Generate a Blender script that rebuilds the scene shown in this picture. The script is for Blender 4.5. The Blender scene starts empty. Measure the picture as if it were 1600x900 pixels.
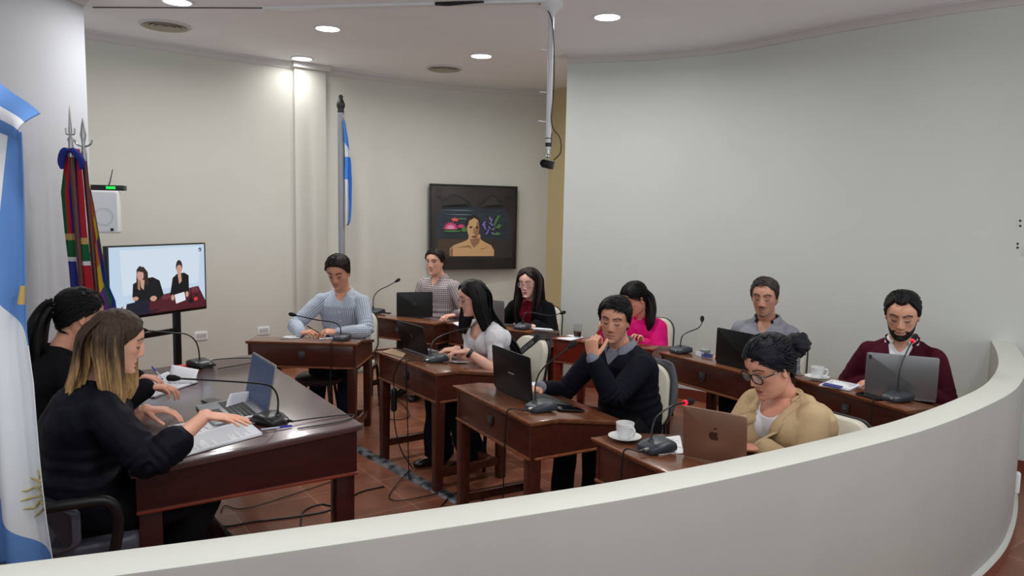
import bpy, math, random
import numpy as np
from mathutils import Vector, Matrix, Euler, Quaternion
from mathutils.bvhtree import BVHTree
S = bpy.context.scene
COL = S.collection
pi = math.pi
rnd = random.Random(5)

# ------------------------------------------------------------------ camera
FPX, EYE = 1150.0, 1.72
pit, rol = math.atan(FPX / 11150.0), math.radians(1.16)
cF = Vector((0, math.cos(pit), -math.sin(pit)))
cU0 = Vector((0, math.sin(pit), math.cos(pit))); cR0 = Vector((1, 0, 0))
cR = cR0 * math.cos(rol) + cU0 * math.sin(rol)
cU = cU0 * math.cos(rol) - cR0 * math.sin(rol)
cam = bpy.data.cameras.new('camera'); camo = bpy.data.objects.new('camera', cam); COL.objects.link(camo)
cam.sensor_width = 36; cam.lens = 36 * FPX / 1600; cam.clip_start = .05
m = Matrix((cR, cU, -cF)).transposed().to_4x4(); m.translation = Vector((0, 0, EYE)); camo.matrix_world = m
S.camera = camo
def ray(x, y): return cF + cR * ((x - 800) / FPX) - cU * ((y - 450) / FPX)
def atz(x, y, z):
    d = ray(x, y); return Vector((0, 0, EYE)) + d * ((z - EYE) / d.z)
def aty(x, y, Y):
    d = ray(x, y); return Vector((0, 0, EYE)) + d * (Y / d.y)

# ------------------------------------------------------------------ light
S.view_settings.view_transform = 'Standard'; S.view_settings.look = 'None'
S.view_settings.gamma = 1; S.view_settings.use_curve_mapping = False
S.view_settings.exposure = 0.25
w = bpy.data.worlds.new('world'); S.world = w; w.use_nodes = True
w.node_tree.nodes['Background'].inputs[0].default_value = (.86, .95, 1, 1)
w.node_tree.nodes['Background'].inputs[1].default_value = 1.12
LAMP_W = 15.0

# ------------------------------------------------------------------ materials
def lin(c): return tuple(((v / 255) / 12.92 if v / 255 <= .04045 else ((v / 255 + .055) / 1.055) ** 2.4) for v in c)
MATS = {}
def mat(name, rgb, rough=.6, metal=0., spec=.5, noise=0., nscale=8., stretch=(1, 1, 1), bump=0., bscale=60., emit=None, coat=0., attr=None, sheen=0., trans=0., col2=None):
    if name in MATS: return MATS[name]
    M = bpy.data.materials.new(name); M.use_nodes = True; MATS[name] = M
    N = M.node_tree.nodes; L = M.node_tree.links; B = N['Principled BSDF']
    c = lin(rgb); B.inputs['Base Color'].default_value = (*c, 1)
    B.inputs['Roughness'].default_value = rough; B.inputs['Metallic'].default_value = metal
    B.inputs['Specular IOR Level'].default_value = spec
    if coat: B.inputs['Coat Weight'].default_value = coat; B.inputs['Coat Roughness'].default_value = .15
    if sheen: B.inputs['Sheen Weight'].default_value = sheen
    if trans: B.inputs['Transmission Weight'].default_value = trans
    src = None
    if attr:
        a = N.new('ShaderNodeAttribute'); a.attribute_name = attr; src = a.outputs['Color']
    tc = N.new('ShaderNodeTexCoord'); mp = N.new('ShaderNodeMapping'); mp.inputs['Scale'].default_value = stretch
    L.new(tc.outputs['Object'], mp.inputs['Vector'])
    if noise or col2:
        n = N.new('ShaderNodeTexNoise'); n.inputs['Scale'].default_value = nscale; n.inputs['Detail'].default_value = 5
        L.new(mp.outputs[0], n.inputs['Vector'])
        if col2:
            r = N.new('ShaderNodeMix'); r.data_type = 'RGBA'
            r.inputs['A'].default_value = (*c, 1); r.inputs['B'].default_value = (*lin(col2), 1)
            mr = N.new('ShaderNodeMapRange'); mr.inputs[1].default_value = .38; mr.inputs[2].default_value = .62
            L.new(n.outputs['Fac'], mr.inputs[0]); L.new(mr.outputs[0], r.inputs['Factor']); src = r.outputs['Result']
        else:
            hs = N.new('ShaderNodeHueSaturation'); mr = N.new('ShaderNodeMapRange')
            mr.inputs[1].default_value = .3; mr.inputs[2].default_value = .7
            mr.inputs[3].default_value = 1 - noise; mr.inputs[4].default_value = 1 + noise
            L.new(n.outputs['Fac'], mr.inputs[0]); L.new(mr.outputs[0], hs.inputs['Value'])
            if src: L.new(src, hs.inputs['Color'])
            else: hs.inputs['Color'].default_value = (*c, 1)
            src = hs.outputs[0]
    if src: L.new(src, B.inputs['Base Color'])
    if bump:
        n2 = N.new('ShaderNodeTexNoise'); n2.inputs['Scale'].default_value = bscale; n2.inputs['Detail'].default_value = 4
        L.new(mp.outputs[0], n2.inputs['Vector'])
        bp = N.new('ShaderNodeBump'); bp.inputs['Strength'].default_value = bump; bp.inputs['Distance'].default_value = .01
        L.new(n2.outputs['Fac'], bp.inputs['Height']); L.new(bp.outputs[0], B.inputs['Normal'])
    if emit:
        B.inputs['Emission Color'].default_value = (*lin(emit[0]), 1); B.inputs['Emission Strength'].default_value = emit[1]
        if emit[0] is None and src: pass
    return M

# ------------------------------------------------------------------ mesh builder
class MB:
    def __init__(s): s.v = []; s.f = []; s.m = []; s.cur = 0
    def add(s, vs, fs, mi=None):
        o = len(s.v); s.v += [tuple(v) for v in vs]
        s.f += [tuple(i + o for i in f) for f in fs]; s.m += [s.cur if mi is None else mi] * len(fs); return s
    def box(s, c, d, M=None, mi=None):
        x, y, z = [q / 2 for q in d]; vs = [Vector((a * x, b * y, e * z)) for a in (-1, 1) for b in (-1, 1) for e in (-1, 1)]
        if M is not None: vs = [M @ v for v in vs]
        c = Vector(c); vs = [v + c for v in vs]
        return s.add(vs, [(0, 1, 3, 2), (4, 6, 7, 5), (0, 4, 5, 1), (2, 3, 7, 6), (0, 2, 6, 4), (1, 5, 7, 3)], mi)
    def hexa(s, vs, mi=None):   # bottom 4 (ccw) then top 4
        return s.add(vs, [(3, 2, 1, 0), (4, 5, 6, 7), (0, 1, 5, 4), (1, 2, 6, 5), (2, 3, 7, 6), (3, 0, 4, 7)], mi)
    def loft(s, rings, cap=True, closed=False, mi=None):
        n = len(rings[0]); vs = [p for r in rings for p in r]; fs = []
        K = len(rings)
        for k in range(K - 1 + (1 if closed else 0)):
            a = k * n; b = ((k + 1) % K) * n
            for i in range(n): j = (i + 1) % n; fs.append((a + i, a + j, b + j, b + i))
        if cap and not closed: fs.append(tuple(range(n - 1, -1, -1))); fs.append(tuple((K - 1) * n + i for i in range(n)))
        return s.add(vs, fs, mi)
    def tube(s, pts, r, n=8, cap=True, mi=None, sx=1.):
        pts = [Vector(p) for p in pts]; K = len(pts)
        rr = r if isinstance(r, (list, tuple)) else [r] * K
        t0 = (pts[1] - pts[0]).normalized(); ref = Vector((0, 0, 1)) if abs(t0.z) < .9 else Vector((1, 0, 0))
        u = t0.cross(ref).normalized(); rings = []
        for i in range(K):
            t = (pts[min(i + 1, K - 1)] - pts[max(i - 1, 0)]).normalized()
            u = (u - t * u.dot(t)).normalized(); v = t.cross(u)
            rings.append([pts[i] + (u * math.cos(2 * pi * k / n) * sx + v * math.sin(2 * pi * k / n)) * rr[i] for k in range(n)])
        return s.loft(rings, cap, mi=mi)
    def limb(s, pts, rr, n=14, mi=None):
        """rounded-end tapered tube"""
        pts = [Vector(p) for p in pts]
        P = []; R = []
        d0 = (pts[0] - pts[1]).normalized(); d1 = (pts[-1] - pts[-2]).normalized()
        for a in (80, 60, 35, 15): P.append(pts[0] + d0 * rr[0] * math.sin(math.radians(a))); R.append(rr[0] * math.cos(math.radians(a)))
        for i in range(len(pts)): P.append(pts[i]); R.append(rr[i])
        for a in (15, 35, 60, 80): P.append(pts[-1] + d1 * rr[-1] * math.sin(math.radians(a))); R.append(rr[-1] * math.cos(math.radians(a)))
        return s.tube(P, R, n, mi=mi)
    def ell(s, c, r, M=None, nu=16, nv=10, mi=None):
        c = Vector(c); vs = []; fs = []
        for j in range(nv + 1):
            a = -pi / 2 + pi * j / nv
            for i in range(nu):
                b = 2 * pi * i / nu
                p = Vector((r[0] * math.cos(a) * math.cos(b), r[1] * math.cos(a) * math.sin(b), r[2] * math.sin(a)))
                vs.append((M @ p if M is not None else p) + c)
        for j in range(nv):
            for i in range(nu):
                k = (i + 1) % nu; fs.append((j * nu + i, j * nu + k, (j + 1) * nu + k, (j + 1) * nu + i))
        return s.add(vs, fs, mi)
    def lathe(s, prof, n=24, M=None, c=(0, 0, 0), mi=None, cap=True):
        c = Vector(c); rings = []
        for r, z in prof:
            ring = [Vector((max(r, 1e-5) * math.cos(2 * pi * k / n), max(r, 1e-5) * math.sin(2 * pi * k / n), z)) for k in range(n)]
            rings.append([(M @ p if M is not None else p) + c for p in ring])
        return s.loft(rings, cap, mi=mi)
    def prism(s, poly, h, M=None, c=(0, 0, 0), mi=None):
        c = Vector(c); n = len(poly)
        vs = [Vector((x, y, 0)) for x, y in poly] + [Vector((x, y, h)) for x, y in poly]
        vs = [(M @ p if M is not None else p) + c for p in vs]
        return s.add(vs, [tuple(range(n - 1, -1, -1)), tuple(range(n, 2 * n))] + [(i, (i + 1) % n, n + (i + 1) % n, n + i) for i in range(n)], mi)
    def grid(s, fn, nu, nv, mi=None, mfn=None):
        vs = [fn(i / nu, j / nv) for j in range(nv + 1) for i in range(nu + 1)]; o = len(s.v)
        s.v += [tuple(v) for v in vs]
        for j in range(nv):
            for i in range(nu):
                a = o + j * (nu + 1) + i; s.f.append((a, a + 1, a + nu + 2, a + nu + 1))
                s.m.append(mfn((i + .5) / nu, (j + .5) / nv) if mfn else (s.cur if mi is None else mi))
        return s
    def build(s, name, mats, parent=None, bevel=0., seg=2, smooth=True, solid=0., sub=0, angle=40, off=1.):
        me = bpy.data.meshes.new(name); me.from_pydata(s.v, [], s.f)
        mats = mats if isinstance(mats, (list, tuple)) else [mats]
        for q in mats: me.materials.append(q)
        me.polygons.foreach_set('material_index', s.m); me.update()
        import bmesh
        b = bmesh.new(); b.from_mesh(me); bmesh.ops.recalc_face_normals(b, faces=b.faces)
        if bevel:
            ed = [e for e in b.edges if len(e.link_faces) == 2 and e.calc_face_angle(0) > .6]
            bmesh.ops.bevel(b, geom=ed, offset=bevel, segments=seg, affect='EDGES', profile=.5, clamp_overlap=True)
        b.to_mesh(me); b.free()
        o = bpy.data.objects.new(name, me); COL.objects.link(o)
        if parent: o.parent = parent
        if solid: q = o.modifiers.new('solid', 'SOLIDIFY'); q.thickness = solid; q.offset = off
        if sub: q = o.modifiers.new('sub', 'SUBSURF'); q.levels = q.render_levels = sub
        if smooth:
            me.shade_smooth()
            if not sub:
                a = math.radians(angle); me.set_sharp_from_angle(angle=a)
        return o
def tag(o, label, cat, group=None, kind=None):
    o['label'] = label; o['category'] = cat
    if group: o['group'] = group
    if kind: o['kind'] = kind
    return o
def thing(name, label, cat, loc=(0, 0, 0), rz=0., group=None):
    o = bpy.data.objects.new(name, None); COL.objects.link(o); o.location = loc; o.rotation_euler = (0, 0, rz); o.empty_display_size = .1
    return tag(o, label, cat, group)
def struct(o): o['kind'] = 'structure'; return o
def rotz(a): return Matrix.Rotation(a, 3, 'Z')
def copy_tree(o, parent=None):
    c = o.copy(); COL.objects.link(c); c.parent = parent
    for ch in list(o.children): copy_tree(ch, c)
    return c
def smooth_path(pts, n=8):
    """Catmull-Rom through points"""
    P = [Vector(p) for p in pts]; P = [P[0] * 2 - P[1]] + P + [P[-1] * 2 - P[-2]]; out = []
    for i in range(1, len(P) - 2):
        for k in range(n):
            t = k / n; a, b, c, d = P[i - 1], P[i], P[i + 1], P[i + 2]
            out.append(.5 * ((2 * b) + (c - a) * t + (2 * a - 5 * b + 4 * c - d) * t * t + (3 * b - a - 3 * c + d) * t ** 3))
    return out + [P[-2]]

# ------------------------------------------------------------------ setting
CEIL, CB = 3.22, 3.15
wallm = mat('cream_wall_paint', (203, 201, 192), .55, noise=.025, nscale=1.3, bump=.04, bscale=90)
wallr = mat('pale_wall_paint', (204, 208, 202), .55, noise=.02, nscale=1.1, bump=.04, bscale=90)
walll = mat('white_wall_paint', (192, 195, 202), .6, noise=.02, nscale=1.5, bump=.04, bscale=90)
ceilm = mat('ceiling_paint', (246, 247, 250), .8, noise=.02, nscale=2.)
trimw = mat('crown_paint', (206, 203, 201), .6)
skirt = mat('red_brown_tile', (112, 52, 38), .35, noise=.12, nscale=6.)
parm = mat('parapet_face_shaded', (160, 156, 150), .65, noise=.045, nscale=2.2, stretch=(1, 1, .35), bump=.05, bscale=70)  # shade on the parapet face is put into this darker colour
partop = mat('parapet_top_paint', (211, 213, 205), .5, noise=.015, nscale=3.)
white = mat('white_plastic', (226, 227, 228), .4)
black = mat('black_plastic', (18, 18, 20), .45)
blackm = mat('black_metal', (16, 16, 17), .35, .2)

def tilemat():
    M = bpy.data.materials.new('terracotta_tile'); M.use_nodes = True; N = M.node_tree.nodes; L = M.node_tree.links; B = N['Principled BSDF']
    tc = N.new('ShaderNodeTexCoord'); mp = N.new('ShaderNodeMapping')
    mp.inputs['Rotation'].default_value = (0, 0, math.radians(53.9)); mp.inputs['Location'].default_value = (.1, .245, 0)
    L.new(tc.outputs['Object'], mp.inputs['Vector'])
    b = N.new('ShaderNodeTexBrick'); b.offset = 0; b.inputs['Scale'].default_value = 1
    b.inputs['Brick Width'].default_value = .45; b.inputs['Row Height'].default_value = .45; b.inputs['Mortar Size'].default_value = .004
    b.inputs['Color1'].default_value = (*lin((146, 90, 66)), 1); b.inputs['Color2'].default_value = (*lin((134, 80, 58)), 1); b.inputs['Mortar'].default_value = (*lin((166, 124, 100)), 1)
    L.new(mp.outputs[0], b.inputs['Vector'])
    n = N.new('ShaderNodeTexNoise'); n.inputs['Scale'].default_value = 5; n.inputs['Detail'].default_value = 6; L.new(tc.outputs['Object'], n.inputs['Vector'])
    hs = N.new('ShaderNodeHueSaturation'); mr = N.new('ShaderNodeMapRange'); mr.inputs[1].default_value = .3; mr.inputs[2].default_value = .7; mr.inputs[3].default_value = .78; mr.inputs[4].default_value = 1.2
    L.new(n.outputs['Fac'], mr.inputs[0]); L.new(mr.outputs[0], hs.inputs['Value']); L.new(b.outputs['Color'], hs.inputs['Color']); L.new(hs.outputs[0], B.inputs['Base Color'])
    B.inputs['Roughness'].default_value = .32
    bp = N.new('ShaderNodeBump'); bp.inputs['Strength'].default_value = .3; bp.inputs['Distance'].default_value = .004; bp.invert = True
    L.new(b.outputs['Fac'], bp.inputs['Height']); L.new(bp.outputs[0], B.inputs['Normal'])
    return M
o = MB().box((.6, 4.2, -.05), (10.4, 12.4, .1)).build('floor', tilemat()); struct(o)
o = MB().box((.6, 4.2, CEIL + .05), (10.4, 12.4, .1)).build('ceiling', ceilm); struct(o)

BACK = smooth_path([(-5.0, 5.0, 0), (-4.35, 5.9, 0), (-3.76, 6.59, 0), (-3.05, 7.25, 0), (-2.34, 7.83, 0), (-1.6, 8.42, 0), (-.81, 8.9, 0), (-.1, 9.15, 0), (.42, 9.25, 0)], 6)
RIGHT = smooth_path([(.49, 7.26, 0), (1.05, 7.1, 0), (1.5, 6.88, 0), (1.9, 6.6, 0), (2.44, 5.92, 0), (2.92, 5.38, 0), (3.33, 5.04, 0), (3.75, 4.72, 0), (4.4, 4.25, 0), (5.4, 3.5, 0)], 6)
def off_path(P, d):
    out = []
    for i, p in enumerate(P):
        t = (P[min(i + 1, len(P) - 1)] - P[max(i - 1, 0)]).normalized(); out.append(p + Vector((-t.y, t.x, 0)) * d)
    return out
def wall_strip(P, z0, z1, d0, d1, mi=0):   # band between offsets d0 (room side, negative = room) and d1
    A = off_path(P, d0); B = off_path(P, d1)
    return [[a + Vector((0, 0, z0)), a + Vector((0, 0, z1)), b + Vector((0, 0, z1)), b + Vector((0, 0, z0))] for a, b in zip(A, B)]
def band(name, P, z0, z1, d0, d1, m):
    return struct(MB().loft(wall_strip(P, z0, z1, d0, d1)).build(name, m))
def crown(name, P, m):
    prof = [(-.0, CB), (-.012, CB), (-.02, CB + .012), (-.045, CB + .045), (-.06, CB + .05), (-.06, CEIL), (0, CEIL)]
    rings = []
    offs = [off_path(P, d) for d, z in prof]
    for i in range(len(P)): rings.append([offs[k][i] + Vector((0, 0, prof[k][1])) for k in range(len(prof))])
    return struct(MB().loft(rings).build(name, m))
band('wall_back', BACK, 0, CEIL, 0, .12, wallm); crown('trim_1', BACK, trimw); band('baseboard_back', BACK, 0, .1, -.012, 0, skirt)
band('wall_right', RIGHT, 0, CEIL, 0, .12, wallr); crown('trim_2', RIGHT, trimw); band('baseboard_right', RIGHT, 0, .1, -.012, 0, skirt)
RET = [Vector((.42, 9.25, 0)), Vector((.62, 9.0, 0)), Vector((1.5, 7.9, 0))]
band('wall_passage', RET, 0, CEIL, 0, .12, mat('passage_wall_dim_tint', (204, 186, 140), .6))  # yellowish colour stands in for the dimmer light in the passage
# left wall block, ends in a free corner
mb = MB(); mb.box((-3.42, 2.0, CEIL / 2), (.5, 7.1, CEIL)); struct(mb.build('wall_left', walll))
crown('trim_3', [Vector((-3.17, 5.55, 0)), Vector((-3.17, 2, 0)), Vector((-3.17, -1.5, 0))][::-1], trimw)
struct(MB().box((-3.163, 2, .05), (.014, 7.1, .1)).build('baseboard_left', skirt))
# pilaster on the back wall
A = Vector((-2.31, 7.82, 0)); Bp = Vector((-2.04, 8.04, 0)); dd = (Bp - A).normalized(); nn = Vector((dd.y, -dd.x, 0))
mb = MB(); q = [A + nn * .02, Bp + nn * .02, Bp - nn * .12, A - nn * .12]
mb.hexa([p + Vector((0, 0, .0)) for p in q] + [p + Vector((0, 0, CEIL)) for p in q])
q = [A + nn * .075 - dd * .03, Bp + nn * .075 + dd * .03, Bp - nn * .1 + dd * .03, A - nn * .1 - dd * .03]
mb.hexa([p + Vector((0, 0, CB + .015)) for p in q] + [p + Vector((0, 0, CEIL)) for p in q], 1)
struct(mb.build('trim_4', [wallm, trimw], bevel=.004))
# curved parapet
PIN = [(-3.17, 1.05), (-2.3, 1.22), (-1.7, 1.4), (-1.15, 1.6), (-.64, 1.79), (.01, 2.06), (.42, 2.25), (.92, 2.53), (1.4, 2.83), (1.68, 3.03), (2.0, 3.29), (2.34, 3.6), (2.6, 3.9), (2.85, 4.24), (3.1, 4.64), (3.33, 5.05)]
PIN = smooth_path([(x, y, 0) for x, y in PIN], 6)
POUT = off_path(PIN, -.135)
PH = .90
# taper the end into the wall
mb = MB(); rings = []
for a, b in zip(PIN, POUT): rings.append([a, b, b + Vector((0, 0, PH)), a + Vector((0, 0, PH))])
mb.loft(rings)
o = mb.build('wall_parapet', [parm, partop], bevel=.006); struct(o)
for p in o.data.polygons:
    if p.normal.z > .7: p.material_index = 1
OUT2 = off_path(PIN, -.152); OUT3 = off_path(PIN, -.143)
mb = MB()
mb.loft([[a, b, b + Vector((0, 0, .085)), a + Vector((0, 0, .085))] for a, b in zip(POUT, OUT2)], mi=0)
mb.loft([[a + Vector((0, 0, .085)), b + Vector((0, 0, .085)), b + Vector((0, 0, .103)), a + Vector((0, 0, .103))] for a, b in zip(POUT, off_path(PIN, -.156))], mi=1)
struct(mb.build('baseboard_parapet', [skirt, partop]))
struct(MB().loft([[a, b, b + Vector((0, 0, .09)), a + Vector((0, 0, .09))] for a, b in zip(PIN, off_path(PIN, .012))]).build('baseboard_parapet_inner', skirt))
# white cable channel along the ceiling, and thin conduit by the wall seam
p0, p1, p2 = atz(145, 11, CEIL), atz(413, 12, CEIL), atz(862, 1, CEIL)
mb = MB()
for a, b, wd in ((p0, p1, .008), (p1, p2, .03)):
    d = (b - a).normalized(); n = Vector((-d.y, d.x, 0)) * wd
    mb.hexa([v + Vector((0, 0, -.016 if wd > .01 else -.006)) for v in (a - n, b - n, b + n, a + n)] + [a - n, b - n, b + n, a + n], 0 if wd > .01 else 1)
struct(mb.build('trim_5', [white, mat('grey_groove', (88, 86, 86), .7)]))
c = aty(1594, 480, 4.98)
tag(MB().tube([(c.x, c.y - .02, .92), (c.x, c.y - .02, 2.4)], .006).build('wall_cable', mat('grey_cable', (150, 152, 152), .5)), 'thin grey cable running straight down the right wall to the parapet end', 'cable')
for (x, y), lb in (((1594, 345), 'uppermost of the dark screws in the right wall'), ((1594, 353), 'second dark screw from the top in the right wall'), ((1590, 381), 'third dark screw from the top in the right wall'), ((1590, 387), 'lowest of the dark screws in the right wall')):
    p = aty(x, y, 4.93); o = MB().ell((0, 0, 0), (.008, .008, .008), nu=8, nv=5).build('wall_screw', black); o.location = p; tag(o, lb, 'screw', 'screws in the right wall')
o = MB().limb([(0, 0, 0), (0, 0, .1)], [.018, .018]); o = o.build('plastic_cap', white); o.location = POUT[-13] + Vector((.004, -.004, .16))
tag(o, 'small white plastic cap low on the outer face of the curved parapet', 'cap')

# ------------------------------------------------------------------ ceiling fittings
glow = bpy.data.materials.new('lamp_diffuser'); glow.use_nodes = True
_b = glow.node_tree.nodes['Principled BSDF']; _b.inputs['Base Color'].default_value = (1, 1, 1, 1); _b.inputs['Emission Color'].default_value = (.95, 1, 1, 1); _b.inputs['Emission Strength'].default_value = 6
chrome = mat('brushed_chrome', (190, 190, 192), .3, .9)
def downlight(loc, label, pw=1.):
    t = thing('ceiling_downlight', label, 'ceiling light', (loc[0], loc[1], CEIL), 0, 'round ceiling downlights')
    MB().lathe([(.096, 0), (.112, 0), (.116, -.006), (.11, -.012), (.096, -.008)], 40, cap=False).build('rim', white, t)
    MB().lathe([(0, -.004), (.097, -.004), (.097, -.007), (0, -.007)], 32).build('diffuser', glow, t)
    l = bpy.data.lights.new('downlight_lamp', 'AREA'); l.shape = 'DISK'; l.size = .2; l.energy = LAMP_W * pw; l.color = (1, .985, .96); l.spread = math.radians(168)
    lo = bpy.data.objects.new('downlight_lamp', l); COL.objects.link(lo); lo.parent = t; lo.location = (0, 0, -.014)
for px, lb in (((277, 2), 'ceiling downlight at the top edge, above the round vent near the left wall'), ((512, 44), 'ceiling downlight between the left vent and the camera pole, nearer one of the left pair'),
               ((472, 91), 'ceiling downlight over the head of the wall pilaster'), ((752, 87), 'ceiling downlight above the small round vent over the painting'),
               ((949, 26), 'ceiling downlight right of the white camera pole')):
    p = atz(*px, CEIL); downlight(p, lb,   .2 if px[0] == 472 else 1.)
for (x, y), lb in (((1.5, 3.9), 'added unseen ceiling downlight above the curved parapet'), ((-1.6, 1.6), 'added unseen ceiling downlight above the big flag'),
                   ((.4, 1.2), 'added unseen ceiling downlight above the public side of the parapet'), ((2.2, 1.6), 'added unseen ceiling downlight above the public aisle')):
    downlight((x, y), lb)  # extra downlights out of view, added to brighten the room
def vent(px, r, label):
    t = thing('ceiling_vent', label, 'air vent', atz(*px, CEIL), 0, 'round ceiling vents')
    MB().lathe([(r * .8, 0), (r, 0), (r, -.012), (r * .93, -.02), (r * .8, -.012)], 40, cap=False).build('rim', trimw, t)
    MB().lathe([(0, -.001), (r * .85, -.001), (r * .85, -.003), (0, -.003)], 32).build('duct', black, t)
    for k, q in enumerate((.72, .5, .28)):
        MB().lathe([(r * q - .02, -.006), (r * q + .02, -.024), (r * q + .022, -.02), (r * q - .018, -.002)], 36, cap=False).build('ring', mat('vent_beige', (176, 168, 150), .5), t)
vent((258, 39), .2, 'round ceiling vent near the left wall corner')
vent((694, 106), .19, 'round ceiling vent above the painting')
# hanging camera on its pole
top = atz(862, 4, CEIL); bot = aty(856, 258, top.y)
t = thing('camera_pole', 'white ceiling pole with hanging wires and a small black camera at its tip', 'camera pole', (top.x, top.y, CEIL))
dl = bot - top
MB().lathe([(.085, 0), (.08, -.03), (.03, -.075), (.022, -.1)], 24).build('ceiling_flange', white, t)
MB().tube([(0, 0, -.02), dl * .9], [.021, .019], 14).build('pole', mat('pole_white', (214, 214, 220), .4), t)
MB().tube([dl * .86, dl * .885], .023, 14).tube([dl * .83, dl * .835], .023, 14).tube([dl * .885 + Vector((.018, 0, 0)), dl * .80 + Vector((.02, 0, 0))], .006).build('clamp', black, t)
MB().tube([dl * .9, dl * .93], .014, 12).tube([dl * .93, dl * .96], .009).ell(dl * .945, (.017, .017, .017)).build('ball_joint', mat('chrome_joint', (200, 200, 200), .25, .8), t)
Mr = Matrix.Rotation(math.radians(-25), 3, 'Z') @ Matrix.Rotation(math.radians(12), 3, 'Y')
c = MB().box(dl * .995, (.085, .05, .06), Mr).build('camera_body', black, t, bevel=.008)
MB().lathe([(0, 0), (.024, 0), (.026, .02), (.02, .024), (.016, .012), (0, .012)], 20, M=Mr @ Matrix.Rotation(math.radians(80), 3, 'X'), c=dl * .995 + Mr @ Vector((-.02, -.025, 0))).build('lens', mat('lens_glass', (10, 10, 14), .08), c)
for k, (q, ln) in enumerate(((.11, .065), (.29, .07), (.55, .072), (.73, .078))):
    MB().tube([dl * q, dl * q + Vector((-ln, -.01, .004))], .004, 6).build('side_peg', white, t)
MB().tube(smooth_path([(-.13, .0, -.005), (-.06, -.02, -.03), (.0, -.03, -.12), (.022, -.025, -.3), (.03, -.02, -.6), dl * .74 + Vector((.02, -.02, 0)), dl * .83 + Vector((.085, 0, 0)), dl * .92 + Vector((.09, 0, 0)), dl * .97 + Vector((.04, 0, 0))]), .0045, 6).build('camera_cable', black, t)
o = MB().tube([atz(680, 6, CEIL - .01), atz(700, 6, CEIL - .012), atz(756, 3, CEIL - .01)], [.012, .016, .006], 8).build('loose_cable', black)
tag(o, 'short black cable end lying along the ceiling channel left of the camera pole', 'cable')

# ------------------------------------------------------------------ desks
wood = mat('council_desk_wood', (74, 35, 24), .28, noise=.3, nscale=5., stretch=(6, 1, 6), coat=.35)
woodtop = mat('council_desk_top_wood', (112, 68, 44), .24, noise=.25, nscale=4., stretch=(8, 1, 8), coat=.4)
woodedge = mat('worn_wood_edge', (132, 78, 52), .35, noise=.3, nscale=30.)
woodred = mat('reddish_desk_wood', (122, 38, 22), .3, noise=.2, nscale=5., stretch=(6, 1, 6), coat=.3)
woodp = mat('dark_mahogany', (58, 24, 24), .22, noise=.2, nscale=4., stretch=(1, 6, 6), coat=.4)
woodpt = mat('mahogany_top_reflect_tint', (84, 56, 56), .3, spec=.8, noise=.12, nscale=4., coat=.5)  # base colour lightened and greyed to help imitate the wall's reflection
crestm = mat('pewter_crest', (84, 84, 88), .4, .6)
ZF, ZR, FLAT, DD = .755, .69, .14, .53
class Desk:
    pass
DESKS = {}
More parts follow.
